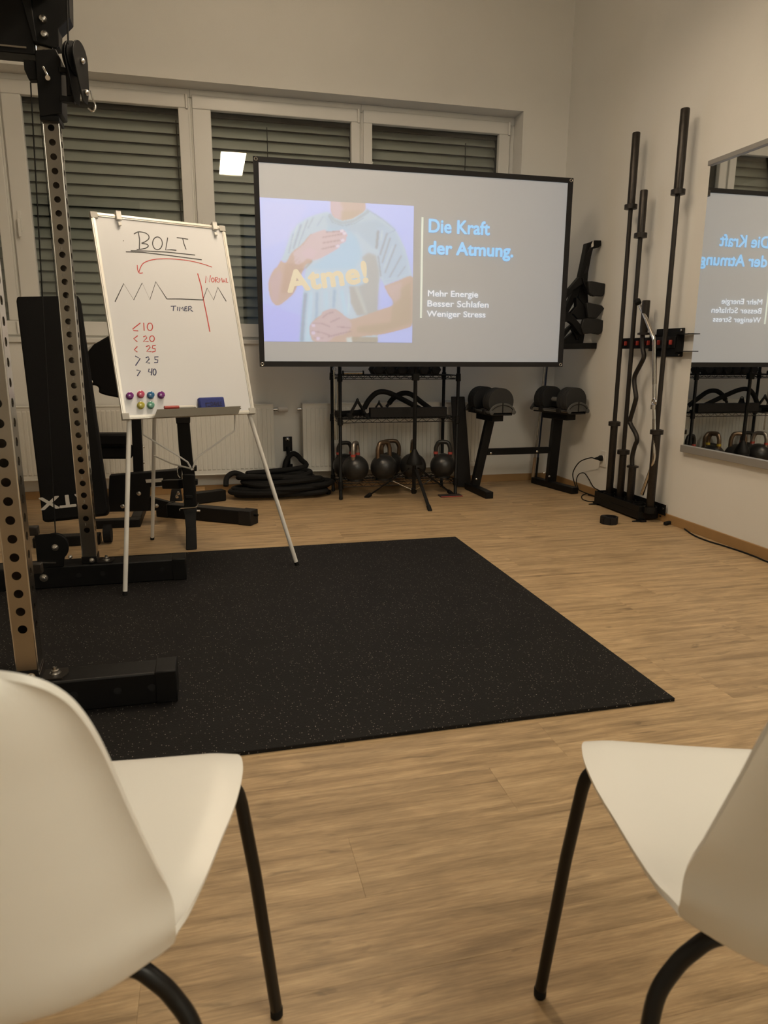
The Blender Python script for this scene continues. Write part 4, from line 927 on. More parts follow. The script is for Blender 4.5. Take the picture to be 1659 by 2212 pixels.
for yy in HY:
    for sg, nm in ((-1, 0), (1, 1)): MB().box(2.699, 2.717, yy+sg*.0235-.0065, yy+sg*.0235+.0065, zb-.014, zb+.014).build('red_clip', M_redp, bs, bevel=.003)
    MB().lathe([(.006, 0), (.006, .003), (.003, .005)], (2.715, yy+.043, zb), (-1, 0, 0), 8).build('screw', M_bolt, bs)
def barbell(i, ztop, zc1, zc0, label, rs=.0245, rb=.0142, z0=.060, lean=0):
    y_ = HY[i]; t = thing('barbell', label, 'barbell', (BXc, y_, z0), 0, 'upright bars in the stand')
    ly = lambda z: y_+lean*(z-z0)
    MB().lathe([(rs*.9, 0), (rs, .004), (rs, zc0-z0)], (BXc, y_, z0), (0, lean, 1), 20).build('sleeve', M_sleeve, t)
    MB().lathe([(rs, 0), (.040, .003), (.040, .030), (rs, .034)], (BXc, ly(zc0), zc0-.005), (0, lean, 1), 24).build('collar', M_bar, t)
    MB().cyl((BXc, ly(zc0), zc0), (BXc, ly(zc1), zc1), rb, 16).build('shaft', M_bar, t)
    MB().lathe([(rs, 0), (.040, .003), (.040, .030), (rs, .034)], (BXc, ly(zc1), zc1-.03), (0, lean, 1), 24).build('collar', M_bar, t)
    MB().lathe([(rs, 0), (rs, ztop-zc1-.004), (rs*.9, ztop-zc1), (rs*.5, ztop-zc1)], (BXc, ly(zc1), zc1), (0, lean, 1), 20).build('sleeve', M_sleeve, t)
barbell(0, 2.398, 1.975, .565, 'tall dark barbell in the slot nearest the room corner')
barbell(1, 2.034, 1.782, .388, 'shorter dark barbell behind the tall one', rs=.0235)
barbell(4, 2.392, 1.966, .558, 'tallest-looking dark barbell in the slot nearest the mirror', rs=.0255)
# curl bar
ez = thing('curl_bar', 'dark wavy curl bar in the middle slot of the stand', 'curl bar', (BXc, HY[2], .06), 0, 'upright bars in the stand')
MB().lathe([(.022, 0), (.0245, .004), (.0245, .262)], (BXc, HY[2], .06), seg=20).build('sleeve', M_sleeve, ez)
MB().lathe([(.0245, 0), (.038, .002), (.038, .012), (.0245, .016)], (BXc, HY[2], .312), seg=24).build('collar', M_bar, ez)
wv = [(1366.5, 1008), (1367, 985), (1372, 955), (1379, 940), (1377.5, 925), (1366, 900), (1362, 880), (1366, 850), (1374, 830), (1371, 812), (1370, 800), (1372, 785), (1389, 765), (1393, 750), (1390, 740)]
wv = [(1365.5, 1005), (1366, 985), (1372, 962), (1376, 952), (1374, 938), (1363, 918), (1361, 908), (1366, 890), (1373, 865), (1374, 855), (1371, 835), (1370, 820), (1373, 808), (1388, 779), (1391, 768), (1389, 755), (1388, 742), (1388, 722)]
MB().tube(smoothpath([atx(a_, b_, BXc) for a_, b_ in wv], 4), .0145, 14).build('shaft', M_bar, ez)
MB().lathe([(.0245, 0), (.038, .002), (.038, .012), (.0245, .016)], (BXc, HY[2], 1.158), seg=24).build('collar', M_bar, ez)
MB().lathe([(.0245, 0), (.0245, .200), (.021, .204)], (BXc, HY[2], 1.165), seg=20).build('sleeve', M_sleeve, ez)
# chrome lat bar
lt_ = thing('lat_pulldown_bar', 'chrome bent pulldown bar between the curl bar and the barbell', 'pulldown bar', (BXc-.02, HY[3], .06), 0, 'upright bars in the stand')
X_ = BXc-.012
pth = [atx(1383, 660, X_), atx(1396, 690, X_), atx(1409, 722, X_), atx(1413, 735, X_), atx(1414, 760, X_), atx(1414, 860, X_), atx(1414, 960, X_), atx(1411, 1000, X_), atx(1404, 1020, X_), atx(1387, 1068, X_)]
MB().tube(smoothpath(pth, 4), .0125, 14).build('bar', M_chrome, lt_)
e_ = atx(1379, 655, X_); MB().lathe([(.012, 0), (.019, .004), (.019, .03), (.012, .034)], e_+Vector((0, -.004, -.004)), (pth[0]-pth[1]).normalized(), 16).build('end_cap', M_rubber, lt_)
for a_, b_ in ((690, 722), (735, 830), (905, 960)):
    u_ = [atx(1396 if a_ == 690 else 1414, a_, X_), atx(1409 if a_ == 690 else 1414, b_, X_)]; MB().cyl(u_[0], u_[1], .0134, 14).build('knurled_grip', M_steel, lt_)
c_ = atx(1413, 868, X_-.01)
MB().tube(arc(c_, .018, 0, 2*PI*13/14, 14, (0, 1, 0), (0, 0, 1)), .006, 8, closed=True).build('swivel_ring', M_chrome, lt_)
MB().cyl(c_+Vector((0, 0, -.045)), c_+Vector((0, 0, -.018)), .018, 14).build('swivel', M_chrome, lt_)

# ------------------------------------------------------------------ collar clip on the floor
cc = thing('bar_collar', 'black bar collar clip lying on the wooden floor', 'collar', (2.405, 3.86, 0))
MB().tube(arc((2.405, 3.862, .022), .038, 0, 2*PI*15/16, 16, (1, 0, 0), (0, 1, 0)), .010, 8, closed=True).build('inner_ring', M_blackm, cc)
o_ = MB(); 
for i in range(8):
    a0, a1 = 2*PI*(i+.5)/8, 2*PI*(i+1.5)/8; p0_, p1_ = Vector((2.405+.050*math.cos(a0), 3.862+.050*math.sin(a0), .0235)), Vector((2.405+.050*math.cos(a1), 3.862+.050*math.sin(a1), .0235)); o_.beam(p0_, p1_, .010, .045)
o_.build('outer_ring', M_blackm, cc, smooth=False)
MB().box(2.350, 2.378, 3.835, 3.870, .036, .054).build('lever', M_blackm, cc, bevel=.003)

# ================================================================== SOCKET AND CORDS
so_ = thing('wall_socket', 'white wall socket with a black plug, behind the bars', 'socket', (XR, 4.60, .30))
MB().box(XR-.010, XR, 4.555, 4.635, .235, .355).build('cover_plate', M_upvc, so_, bevel=.004)
MB().lathe([(.022, 0), (.020, .006)], (XR-.010, 4.595, .30), (-1, 0, 0), 20).build('outlet', M_upvc, so_)
pc = thing('power_lead', 'black power cord looping from the wall socket to the stand', 'cord', (2.72, 4.6, .3))
MB().lathe([(.021, 0), (.021, .018), (.012, .030), (.006, .055)], (XR-.014, 4.595, .30), (-1, .2, -.05), 16).build('plug', M_rubber, pc)
cd = [(2.71, 4.606, .297), atx(1275, 989, 2.69), atx(1252, 998, 2.70), atx(1238, 1020, 2.71), atx(1240, 1040, 2.72), atx(1250, 1058, 2.725), Vector((2.745, 4.60, .012)), Vector((2.745, 4.72, .006))]
MB().tube(smoothpath(cd, 6), .0042, 8).build('cable', M_rubber, pc)
c2 = thing('power_lead', 'thin black cord looping beside the barbell base', 'cord', (2.70, 4.5, .0))
MB().tube(smoothpath([atx(1250, 1058, 2.73), atx(1245, 1040, 2.73), atx(1250, 1025, 2.73), atx(1262, 1022, 2.735), atx(1272, 1035, 2.74), atx(1282, 1052, 2.745), atx(1296, 1060, 2.75)], 6), .0038, 8).build('cable', M_rubber, c2)
c3 = thing('power_lead', 'small black cord loop on the floor at the corner end of the base', 'cord', (2.60, 4.45, 0))
MB().tube(smoothpath([atz(1290, 1070, .004), atz(1272, 1066, .004), atz(1258, 1070, .004), atz(1258, 1078, .004), atz(1272, 1083, .004), atz(1288, 1083, .004)], 6), .0038, 8).build('cable', M_rubber, c3)
c4 = thing('extension_cord', 'black cord running along the baseboard under the mirror', 'cord', (2.74, 3.2, 0))
pl = [Vector((2.762, 3.86, .03)), atz(1452, 1118, .03), atz(1462, 1128, .006), atz(1478, 1142, .0045), atz(1500, 1157, .0045), atz(1530, 1169, .0045), atz(1560, 1178, .0045), atz(1600, 1191, .0045), atz(1635, 1204, .0045), atz(1659, 1214, .0045), Vector((2.74, 2.7, .0045)), Vector((2.735, 1.9, .0045)), Vector((2.745, 1.0, .0045))]
MB().tube(smoothpath(pl, 6), .0045, 8).build('cable', M_rubber, c4)
MB().tube(smoothpath([atz(1448, 1131, .006), atz(1460, 1127, .012), atz(1468, 1120, .03), atz(1472, 1122, .02), atz(1462, 1131, .006)], 5), .0038, 8).build('cable_loop', M_rubber, c4)
MB().beam(atz(1436, 1131, .012), atz(1450, 1128, .012), .022, .02).build('plug', M_rubber, c4, bevel=.004)

# ================================================================== BATTLE ROPE AND WALL ANCHOR
an_ = thing('rope_anchor', 'black wall anchor bracket holding the battle rope', 'wall anchor', (.57, YB, .27))
MB().box(.536, .606, YB-.008, YB, .30, .412).build('plate', M_black, an_, bevel=.006)
MB().box(.536, .606, YB-.008, YB, .125, .20).build('plate', M_black, an_, bevel=.006)
MB().tube(smoothpath([(.571, YB-.006, .33), (.571, YB-.03, .29), (.571, YB-.05, .24), (.571, YB-.03, .19), (.571, YB-.006, .17)], 5), .014, 10).build('bar_loop', M_black, an_)
MB().lathe([(.016, 0), (.016, .003), (.008, .008), (.004, .010)], (.571, YB-.008, .392), (0, -1, 0), 14).build('bolt', M_bolt, an_)
MB().lathe([(.010, 0), (.010, .003), (.005, .008)], (.571, YB-.008, .145), (0, -1, 0), 12).build('bolt', M_bolt, an_)
rp = thing('battle_rope', 'thick black battle rope coiled in a heap on the floor', 'rope', (.52, 5.23, 0))
P = []
for k_ in range(170):
    a = 2*PI*k_/20; lay = k_/170
    rx = .345-.05*math.sin(k_*.37)-.10*lay; ry = .125-.02*math.sin(k_*.53)-.035*lay
    P.append(Vector((.50+rx*math.cos(a)+.03*math.sin(k_*.11), 5.150+ry*math.sin(a), .021+.155*lay**.9+.010*math.sin(k_*.71)*lay)))
MB().tube(smoothpath(P, 2), .0195, 8).build('coil', M_rubber, rp)
MB().tube(smoothpath([P[-1], Vector((.66, 5.24, .20)), Vector((.655, 5.33, .25)), Vector((.62, 5.375, .285)), Vector((.585, 5.375, .28)), Vector((.548, 5.365, .23)), Vector((.53, 5.34, .17)), Vector((.50, 5.28, .10))], 6), .0195, 10).build('loop', M_rubber, rp)
MB().tube(smoothpath([at(488, 1050, 5.12), at(490, 1032, 5.15), at(504, 1022, 5.17), at(522, 1026, 5.18), at(548, 1040, 5.20)], 6), .0195, 10).build('end', M_rubber, rp)

# ================================================================== POWER RACK WITH CABLE PULLEYS
M_num = mat('etched_number', (.30, .28, .25), .6)
rk = thing('power_rack', 'black and steel power rack with perforated uprights and cable pulleys', 'power rack', (-1.0, 2.7, MZ))
def upright(x0, y0, z0, z1, first, name, nums, t=.060):
    """perforated square tube: front and right faces have real holes with a bore behind each"""
    x1, y1 = x0+t, y0+t; hr = .0125; pitch = .0525
    zs = []; z = first
    while z < z1-.03: zs.append(z); z += pitch
    mb = MB(); SEG = 16
    def face(o, u, n, w):   # o: bottom corner, u: unit across, n: outward normal
        o = Vector(o); u = Vector(u); up_ = Vector((0, 0, 1)); cx_ = w/2
        bounds = [z0]+[(a+b)/2 for a, b in zip(zs[:-1], zs[1:])]+[z1]
        for i, zc in enumerate(zs):
            b0, b1 = bounds[i]-z0, bounds[i+1]-z0; c = zc-z0
            ring = [(cx_+hr*math.cos(2*PI*k/SEG+PI/4), c+hr*math.sin(2*PI*k/SEG+PI/4)) for k in range(SEG)]
            outer = []
            for k in range(SEG):
                a = 2*PI*k/SEG+PI/4; q = k/(SEG/4); s_ = int(q); f = q-s_
                cs = [(w, b1), (0, b1), (0, b0), (w, b0)]; pA = cs[s_]; pB = cs[(s_+1) % 4]
                outer.append((pA[0]+(pB[0]-pA[0])*f, pA[1]+(pB[1]-pA[1])*f))
            P = [o+u*a+up_*b for a, b in ring]+[o+u*a+up_*b for a, b in outer]+[o+u*a+up_*b-Vector(n)*.004 for a, b in ring]
            fs = []
            for k in range(SEG):
                k2 = (k+1) % SEG; fs.append((k, k2, SEG+k2, SEG+k)); fs.append((k, 2*SEG+k, 2*SEG+k2, k2))
            mb.add(P, fs)
    face((x0, y0, z0), (1, 0, 0), (0, -1, 0), t)
    face((x1, y0, z0), (0, 1, 0), (1, 0, 0), t)
    mb.quad((x0, y0, z0), (x0, y1, z0), (x0, y1, z1), (x0, y0, z1)); mb.quad((x0, y1, z0), (x1, y1, z0), (x1, y1, z1), (x0, y1, z1))
    mb.quad((x0, y0, z1), (x1, y0, z1), (x1, y1, z1), (x0, y1, z1))
    mb.quad((x0+.005, y0+.005, z0), (x0+.005, y1-.005, z0), (x0+.005, y1-.005, z1), (x0+.005, y0+.005, z1))
    mb.quad((x0+.005, y1-.005, z0), (x1-.005, y1-.005, z0), (x1-.005, y1-.005, z1), (x0+.005, y1-.005, z1))
    o = mb.build(name, M_steel, rk, ang=30)
    # rolled corner edges catching the light
    MB().cyl((x1-.0015, y0+.0015, z0), (x1-.0015, y0+.0015, z1), .0026, 8).build('rolled_edge', M_chrome, o)
    MB().cyl((x0+.0015, y0+.0015, z0), (x0+.0015, y0+.0015, z1), .0022, 8).build('rolled_edge', M_chrome, o)
    for n_, zc in nums:
        w_ = .018 if len(n_) > 1 else .009
        text_mesh(n_, 'hole_number', M_num, o, frame((x0+t/2-w_/2, y0-.0006, zc), (1, 0, 0), (0, 0, 1), (0, -1, 0)), height=.012, extrude=.0004)
    return o
fx, fy = -.570, 2.056
rx, ry = -.582, 3.260
upright(fx, fy, .112, 2.30, .270, 'front_upright', [])
nums = [(str(i+1), 0) for i in range(12)]
def znum(i): return at(190, 1129, ry).z+(i-1)*(at(136, 546, ry).z-at(190, 1129, ry).z)/11 - .0085
upright(rx, ry, .112, 2.44, .265, 'rear_upright', [(str(i), .265+.105*(i-1)+.0205) for i in range(1, 13)])
# base beams
def beambox(x0, x1, y0, y1, z0, z1, name='base_beam', m=M_black, par=rk, bev=.006): return MB().box(x0, x1, y0, y1, z0, z1).build(name, m, par, bevel=bev)
bf = beambox(-1.75, -.135, 2.036, 2.136, MZ, .111); br = beambox(-1.75, -.141, 3.243, 3.343, MZ, .111)
for x_ in (-.205, -.30, -.42, -.66): MB().cyl((x_, 2.037, .065), (x_, 2.0345, .065), .011, 16).build('bolt_hole', M_outside, bf)
for x_ in (-.245, -.50, -.60): MB().cyl((x_, 3.244, .065), (x_, 3.2415, .065), .011, 16).build('bolt_hole', M_outside, br)
MB().box(-.195, -.133, 2.033, 2.139, MZ, .1135).build('end_cap', M_black, bf, bevel=.004); MB().box(-.20, -.139, 3.240, 3.346, MZ, .1135).build('end_cap', M_black, br, bevel=.004)
beambox(-1.75, -1.66, 2.136, 3.243, .030, .100, 'side_beam')
def bolt(p, d=(0, 0, 1), r=.011, par=rk):
    MB().lathe([(r*1.5, 0), (r*1.5, .002), (r, .0025), (r, .011), (r*.6, .012), (r*.55, .02), (0, .021)], p, d, 12).build('bolt', M_bolt, par, ang=25)
for (bx_, by_, bz_) in ((fx+.06, 2.056, .111), (rx+.06, 3.260, .111)):
    MB().prism([(bx_+.002, by_-.006, bz_+.001), (bx_+.060, by_-.006, bz_+.001), (bx_+.072, by_+.03, bz_+.001), (bx_+.065, by_+.066, bz_+.001), (bx_+.002, by_+.066, bz_+.001)], (0, 0, .004)).build('bolt_plate', M_bar, rk)
    MB().prism([(bx_+.001, by_-.004, bz_+.004), (bx_+.001, by_+.064, bz_+.004), (bx_+.001, by_+.064, bz_+.04), (bx_+.001, by_-.004, bz_+.02)], (.002, 0, 0)).build('bolt_plate', M_bar, rk)
    bolt((bx_+.036, by_+.03, bz_+.005))
    MB().box(bx_-.063, bx_+.001, by_-.004, by_, bz_+.001, bz_+.034).build('foot_bracket', M_black, rk, bevel=.002)
    bolt((bx_-.020, by_-.004, bz_+.016), (0, -1, 0), .008)
bolt((rx+.005, 3.290, .113), r=.009); bolt(at(95, 1248, 3.243), (0, -1, 0), .012); bolt(at(63, 1478, 2.10)+Vector((0, 0, -.0)), (0, 0, 1), .009); bolt(at(30, 1470, 2.10), (0, 0, 1), .009)
# low pulley guard on the rear beam
g = MB(); cxp = at(118, 1182, 3.24)
pts = [(cxp.x+.058*math.cos(a), 3.235, cxp.z+.062*math.sin(a)) for a in [R(-50)+R(140)*i/14 for i in range(15)]]
g.prism(pts+[(cxp.x-.075, 3.235, cxp.z+.060), (cxp.x-.075, 3.235, .112), (cxp.x+.03, 3.235, .112)], (0, .008, 0)).build('pulley_guard', M_black, rk, bevel=.002)
MB().lathe([(.050, 0), (.055, .004), (.046, .010), (.046, .014), (.055, .020), (.050, .024)], (cxp.x, 3.245, cxp.z+.005), (0, 1, 0), 24).build('low_pulley', M_rubber, rk)
bolt((cxp.x+.003, 3.235, cxp.z), (0, -1, 0), .010); bolt(at(152, 1203, 3.235), (0, -1, 0), .006)
MB().beam(at(92, 1214, 3.24), at(122, 1214, 3.24), .02, .006).build('bracket', M_bolt, rk)
# guide post, weight-stack shroud and cables
MB().box(-.640, -.605, 2.42, 2.46, .10, 2.30).build('guide_post', M_blackm, rk, bevel=.003)
for z_, s_ in ((.45, .03), (.32, .035)): MB().box(-.605, -.560, 2.425, 2.455, z_, z_+s_).build('guide_bracket', M_bar, rk, bevel=.003)
pcl = at(93, 1080, 3.0); pa, pb = at(58, 150, 3.22), at(107, 1180, 3.22)
MB().cyl(at(66, 178, 3.20), at(120, 1155, 3.20), .0026, 8).build('cable', M_rubber, rk)
MB().cyl(at(147, 0, 3.15)+Vector((0, 0, .08)), at(147.5, 95, 3.15), .0032, 8).build('cable', M_rubber, rk)
# top crossmember, gusset and roof plate at the rear upright
cb0 = at(78, 98, 3.26)
MB().box(-1.75, rx-.002, 3.25, 3.34, 2.142, 2.50).build('crossmember', M_black, rk, bevel=.004)
MB().box(-1.75, rx-.03, 3.246, 3.250, 2.160, 2.166).build('edge_strip', M_steel, rk)
MB().box(-1.75, fx+.05, 2.05, 2.12, 2.30, 2.40).build('crossmember', M_black, rk, bevel=.004); MB().box(-.58, -.51, 2.12, 3.25, 2.34, 2.44).build('top_beam', M_black, rk, bevel=.004)
gz = [(72, -40), (150, -40), (151, 37), (126, 62), (127, 98), (122, 104), (80, 92), (66, 40)]
MB().prism([at(a_, b_, 3.245) for a_, b_ in gz], (0, .008, 0)).build('gusset_plate', M_black, rk, bevel=.002)
MB().prism([at(a_, b_, 3.235) for a_, b_ in [(36, -40), (60, -40), (80, 90), (72, 90)]], (0, .02, 0)).build('gusset_brace', M_black, rk, bevel=.002)
MB().prism([at(112, 98, 3.2535), at(126.5, 97, 3.2535), at(125.5, 63, 3.2535), at(150.5, 38, 3.2535), at(149.5, -40, 3.2535), at(112, -40, 3.2535)], (0, .085, 0)).build('pulley_housing', M_black, rk, bevel=.002)
for p_ in (at(92, 41, 3.243), at(95.5, 75, 3.243)): MB().lathe([(.0155, 0), (.0155, .004), (.010, .012), (0, .0145)], p_, (0, -1, 0), 16).build('dome_bolt', M_bolt, rk)
# carriage sliding on the rear upright
cg = MB(); z1_, z0_ = at(100, 108, 3.235).z, at(110, 252, 3.235).z
MB().prism([at(75, 108, 3.232), at(120, 105, 3.232), at(131, 128, 3.232), at(134, 245, 3.232), at(88, 252, 3.232), at(84, 235, 3.232)], (0, .118, 0)).build('carriage', M_black, rk, bevel=.003)
MB().prism([at(50, 128, 3.25), at(76, 130, 3.25), at(82, 172, 3.25), at(62, 172, 3.25), at(52, 150, 3.25)], (0, .04, 0)).build('pulley_bracket', M_black, rk, bevel=.003)
MB().box(rx-.004, rx+.066, 3.236, 3.34, at(118, 262, 3.24).z, at(118, 250, 3.24).z).build('carriage_lip', M_black, rk, bevel=.002)
MB().cyl(at(103, 168, 3.228), at(103, 168, 3.18), .009, 12).build('pin_shaft', M_bolt, rk)
MB().beam(at(92, 143, 3.20), at(108, 172, 3.20), .008, .012, (0, 1, 0)).build('pull_pin', M_chrome, rk, bevel=.003)
# swivelling pulley
MB().beam(at(128, 152, 3.24), at(150, 156, 3.24), .03, .02).build('swivel_arm', M_black, rk, bevel=.002); MB().beam(at(130, 214, 3.24), at(162, 218, 3.24), .03, .02).build('swivel_arm', M_black, rk, bevel=.002)
MB().cyl(at(153, 146, 3.24), at(157, 221, 3.24), .006, 10).build('swivel_bolt', M_bolt, rk); MB().cyl(at(152.5, 157, 3.24), at(155, 208, 3.24), .018, 16).build('swivel_sleeve', M_black, rk)
ax = Vector((.93, -.36, 0)).normalized()
pcx = at(158, 128, 3.22)
MB().lathe([(.058, -.012), (.060, -.009), (.048, -.003), (.048, .003), (.060, .009), (.058, .012)], pcx, ax, 32).build('pulley_wheel', M_rubber, rk)
sd = ax.cross(Vector((0, 0, 1))).normalized()
def plate(off):
    c = at(172, 130, 3.20)+ax*off; o = []
    for i in range(15): a = R(0)+PI*i/14; o.append(c+sd*(.052*math.cos(a))+Vector((0, 0, .062*math.sin(a)+.005)))
    c2 = at(184, 225, 3.20)+ax*off
    o += [c2+sd*-.030+Vector((0, 0, .055)), c2+sd*-.012, c2+sd*.022+Vector((0, 0, .004)), c2+sd*.040+Vector((0, 0, .07))]
    return MB().prism(o, ax*.005).build('pulley_side_plate', M_black, rk, bevel=.0015)
plate(0.0); plate(-.034)
for p_ in ((174.5, 132), (183.5, 200)): MB().lathe([(.0115, 0), (.0115, .004), (.007, .010), (0, .012)], at(*p_, 3.20)+ax*.005, ax, 14).build('dome_bolt', M_bolt, rk)
MB().tube(smoothpath([at(196, 196, 3.18), at(200, 212, 3.18), at(206, 228, 3.18), at(204, 238, 3.18), at(198, 240, 3.18), at(190, 234, 3.18)], 5), .0035, 8).build('carabiner', M_chrome, rk)

# ================================================================== WEIGHT BENCH STOOD ON END, WITH PRINTED PAD
wbn = thing('weight_bench', 'tall black bench stood on end behind the rack, white letters on its pad', 'bench', (-.76, 4.05, 0))
p00, p10, p01, p11 = at(92, 1128, 3.98), at(236, 1112, 3.98), at(33, 640, 4.32), at(170, 637, 4.32)
def padpt(u, v, n=0.):
    a = p00+(p10-p00)*u; b = p01+(p11-p01)*u; q = a+(b-a)*v; nn = (p10-p00).cross(p01-p00).normalized()
    return q+nn*n
out = []
for i in range(9):
    a = -PI/2*(1-i/8); out.append((.92+.08*math.cos(a), .035+.035*math.sin(a)))
out = [(.02, 0)]+out+[(1, .98), (.98, 1), (.02, 1), (0, .98), (0, .01)]
nrm = (p10-p00).cross(p01-p00).normalized(); sgn = 1 if nrm.y < 0 else -1
MB().prism([padpt(u, v) for u, v in out], nrm*(-sgn*.06)).build('pad', M_leather, wbn, bevel=.010)
lu = (p10-p00).normalized(); lv = ((p01+p11)-(p00+p10)).normalized(); ln = nrm*sgn
text_mesh('ATX', 'lettering', M_white, wbn, frame(padpt(.80, .105, sgn*.0015), -lu, -lv, ln), width=.27, height=.062, bold=.05, extrude=.001)
MB().beam(padpt(.5, .04, -sgn*.085), padpt(.5, .9, -sgn*.085), .05, .05).build('spine', M_black, wbn, bevel=.004)
MB().box(-.96, -.62, 4.02, 4.10, 0, .055).build('end_stand', M_black, wbn, bevel=.006)
MB().cyl((-.60, 4.05, .055), (-.56, 4.05, .055), .05, 20).build('wheel', M_rubber, wbn)

# ================================================================== MACHINE WITH ROUND PAD (behind the easel)
mc = thing('training_machine', 'black training machine with a rounded shroud behind the easel', 'training machine', (-.45, 4.9, 0))
MYY = 4.62
def ZA(x, y, Y=MYY): return at(180+x/11.06, 700+y/11.06, Y)
shr = [(600, 280), (400, 400), (250, 480), (100, 660), (10, 850), (5, 1100), (60, 1300), (130, 1400), (180, 1465), (310, 1470), (375, 1530), (355, 1640), (520, 1700), (820, 1760), (1000, 1770), (1150, 1700), (1200, 1300), (1150, 800), (950, 400), (780, 270)]
MB().prism([ZA(*p) for p in shr], (0, .14, 0)).build('shroud', M_leather, mc, bevel=.015)
rim = [(620, 260), (400, 390), (230, 490), (100, 560), (-20, 700), (-60, 900), (-20, 1100), (60, 1250), (300, 1100), (700, 500)]
MB().prism([ZA(*p, MYY+.16) for p in rim], (0, .05, 0)).build('rear_shell', M_greyp, mc, bevel=.008)
MB().lathe([(.011, 0), (.011, .004), (.006, .008)], ZA(190, 1385), (0, -1, 0), 12).build('bolt', M_bolt, mc)
MB().beam(ZA(60, 1300, 4.7), at(165, 905, 4.7), .03, .04).build('strut', M_black, mc)
def bm_(a, b, wd, h, Y, name, m=M_black, Y2=None, bev=.004): return MB().beam(at(*a, Y), at(*b, Y2 or Y), wd, h).build(name, m, mc, bevel=bev)
pst = MB().prism([at(283, 890, 4.66), at(304, 890, 4.66), at(309, 1022, 4.66), at(288, 1022, 4.66)], (0, .06, 0)).build('post', M_black, mc, bevel=.004)
for y_ in (965, 999): MB().lathe([(.010, 0), (.008, .006)], at(310, y_, 4.68), (1, 0, 0), 10).build('bolt', M_bolt, mc)
MB().prism([at(200, 938, 4.60), at(275, 938, 4.60), at(275, 963, 4.60), at(203, 963, 4.60)], (0, .12, 0)).build('roller_pad', M_leather, mc, bevel=.012)
MB().prism([at(208, 965, 4.62), at(284, 965, 4.62), at(284, 992, 4.62), at(212, 992, 4.62)], (0, .12, 0)).build('roller_pad', M_leather, mc, bevel=.012)
MB().prism([at(236, 1028, 4.40), at(392, 1014, 4.40), at(392, 1046, 4.40), at(324, 1052, 4.40), at(322, 1104, 4.40), at(232, 1106, 4.40)], (0, .07, 0)).build('frame_plate', M_black, mc, bevel=.004)
MB().prism([at(314, 1036, 4.396), at(352, 1033, 4.396), at(351, 1041, 4.396), at(316, 1043, 4.396)], (0, .002, 0)).build('sticker', M_alu, mc, smooth=False)
for p_ in ((300, 1066), (265, 1093.5), (338, 1092.5)): MB().lathe([(.0125, 0), (.0125, .003), (.008, .006)], at(*p_, 4.398), (0, -1, 0), 14).build('bolt', M_bolt, mc)
MB().prism([at(322, 1074, 4.42), at(365, 1085, 4.42), at(345, 1102, 4.42), at(322, 1104, 4.42)], (0, .05, 0)).build('gusset', M_black, mc, bevel=.003)
MB().prism([at(204, 880, 4.50), at(216, 960, 4.46), at(232, 1106, 4.42), at(212, 1106, 4.42), at(205, 1000, 4.46)], (0, .05, 0)).build('front_strut', M_blackm, mc, bevel=.004)
MB().box(-.74, -.44, 4.40, 4.47, .0, .05).build('floor_beam', M_black, mc, bevel=.004)
MB().box(-.50, -.44, 4.47, 5.05, .0, .05).build('floor_beam', M_black, mc, bevel=.004)
bxw = MB().box(-.22, -.06, 5.20, 5.32, 0, .07).build('wooden_block', M_base, None, bevel=.004); tag(bxw, 'small wooden block on the floor behind the easel legs', 'block')

# ================================================================== FOLDED BENCH ON ITS CROSS FOOT
fd = thing('folded_bench', 'black folded bench standing upright on a crosswise foot tube', 'bench', (-.12, 4.15, 0))
FYY = 3.99
def P5(x, y, Y): return at(230+x/4.74, 900+y/4.74, Y)
MB().prism([P5(705, -30, FYY), P5(848, -30, FYY), P5(850, 70, FYY), P5(880, 420, FYY), P5(905, 600, FYY), P5(780, 600, FYY), P5(740, 340, FYY), P5(722, 80, FYY)], (0, .055, 0)).build('main_post', M_black, fd, bevel=.006)
MB().prism([P5(700, -40, FYY-.005), P5(856, -40, FYY-.005), P5(856, 70, FYY-.005), P5(715, 75, FYY-.005)], (0, .065, 0)).build('post_sleeve', M_blackm, fd, bevel=.004)
MB().prism([P5(775, 590, FYY-.01), P5(905, 590, FYY-.01), P5(925, 930, FYY-.01), P5(925, 960, FYY-.01), P5(785, 960, FYY-.01), P5(795, 900, FYY-.01)], (0, .065, 0)).build('lower_sleeve', M_black, fd, bevel=.006)
MB().prism([P5(803, 810, FYY-.022), P5(880, 808, FYY-.022), P5(880, 840, FYY-.022), P5(810, 842, FYY-.022)], (0, .02, 0)).build('cushion_stop', M_rubber, fd, bevel=.004)
MB().prism([P5(780, 955, 3.93), P5(925, 945, 3.93), P5(918, 1000, 3.93), P5(915, 1150, 3.87), P5(812, 1150, 3.87), P5(800, 1010, 3.93)], (0, .06, 0)).build('foot_bracket', M_black, fd, bevel=.005)
a0, a1, a2, a3 = P5(812, 1140, 3.87), P5(918, 1140, 3.87), P5(928, 1388, 3.80), P5(815, 1392, 3.80)
a2.z = a3.z = max(.0005, 0.0005)
MB().prism([a0, a1, a2, a3], (0, .05, 0)).build('front_foot', M_black, fd, bevel=.004)
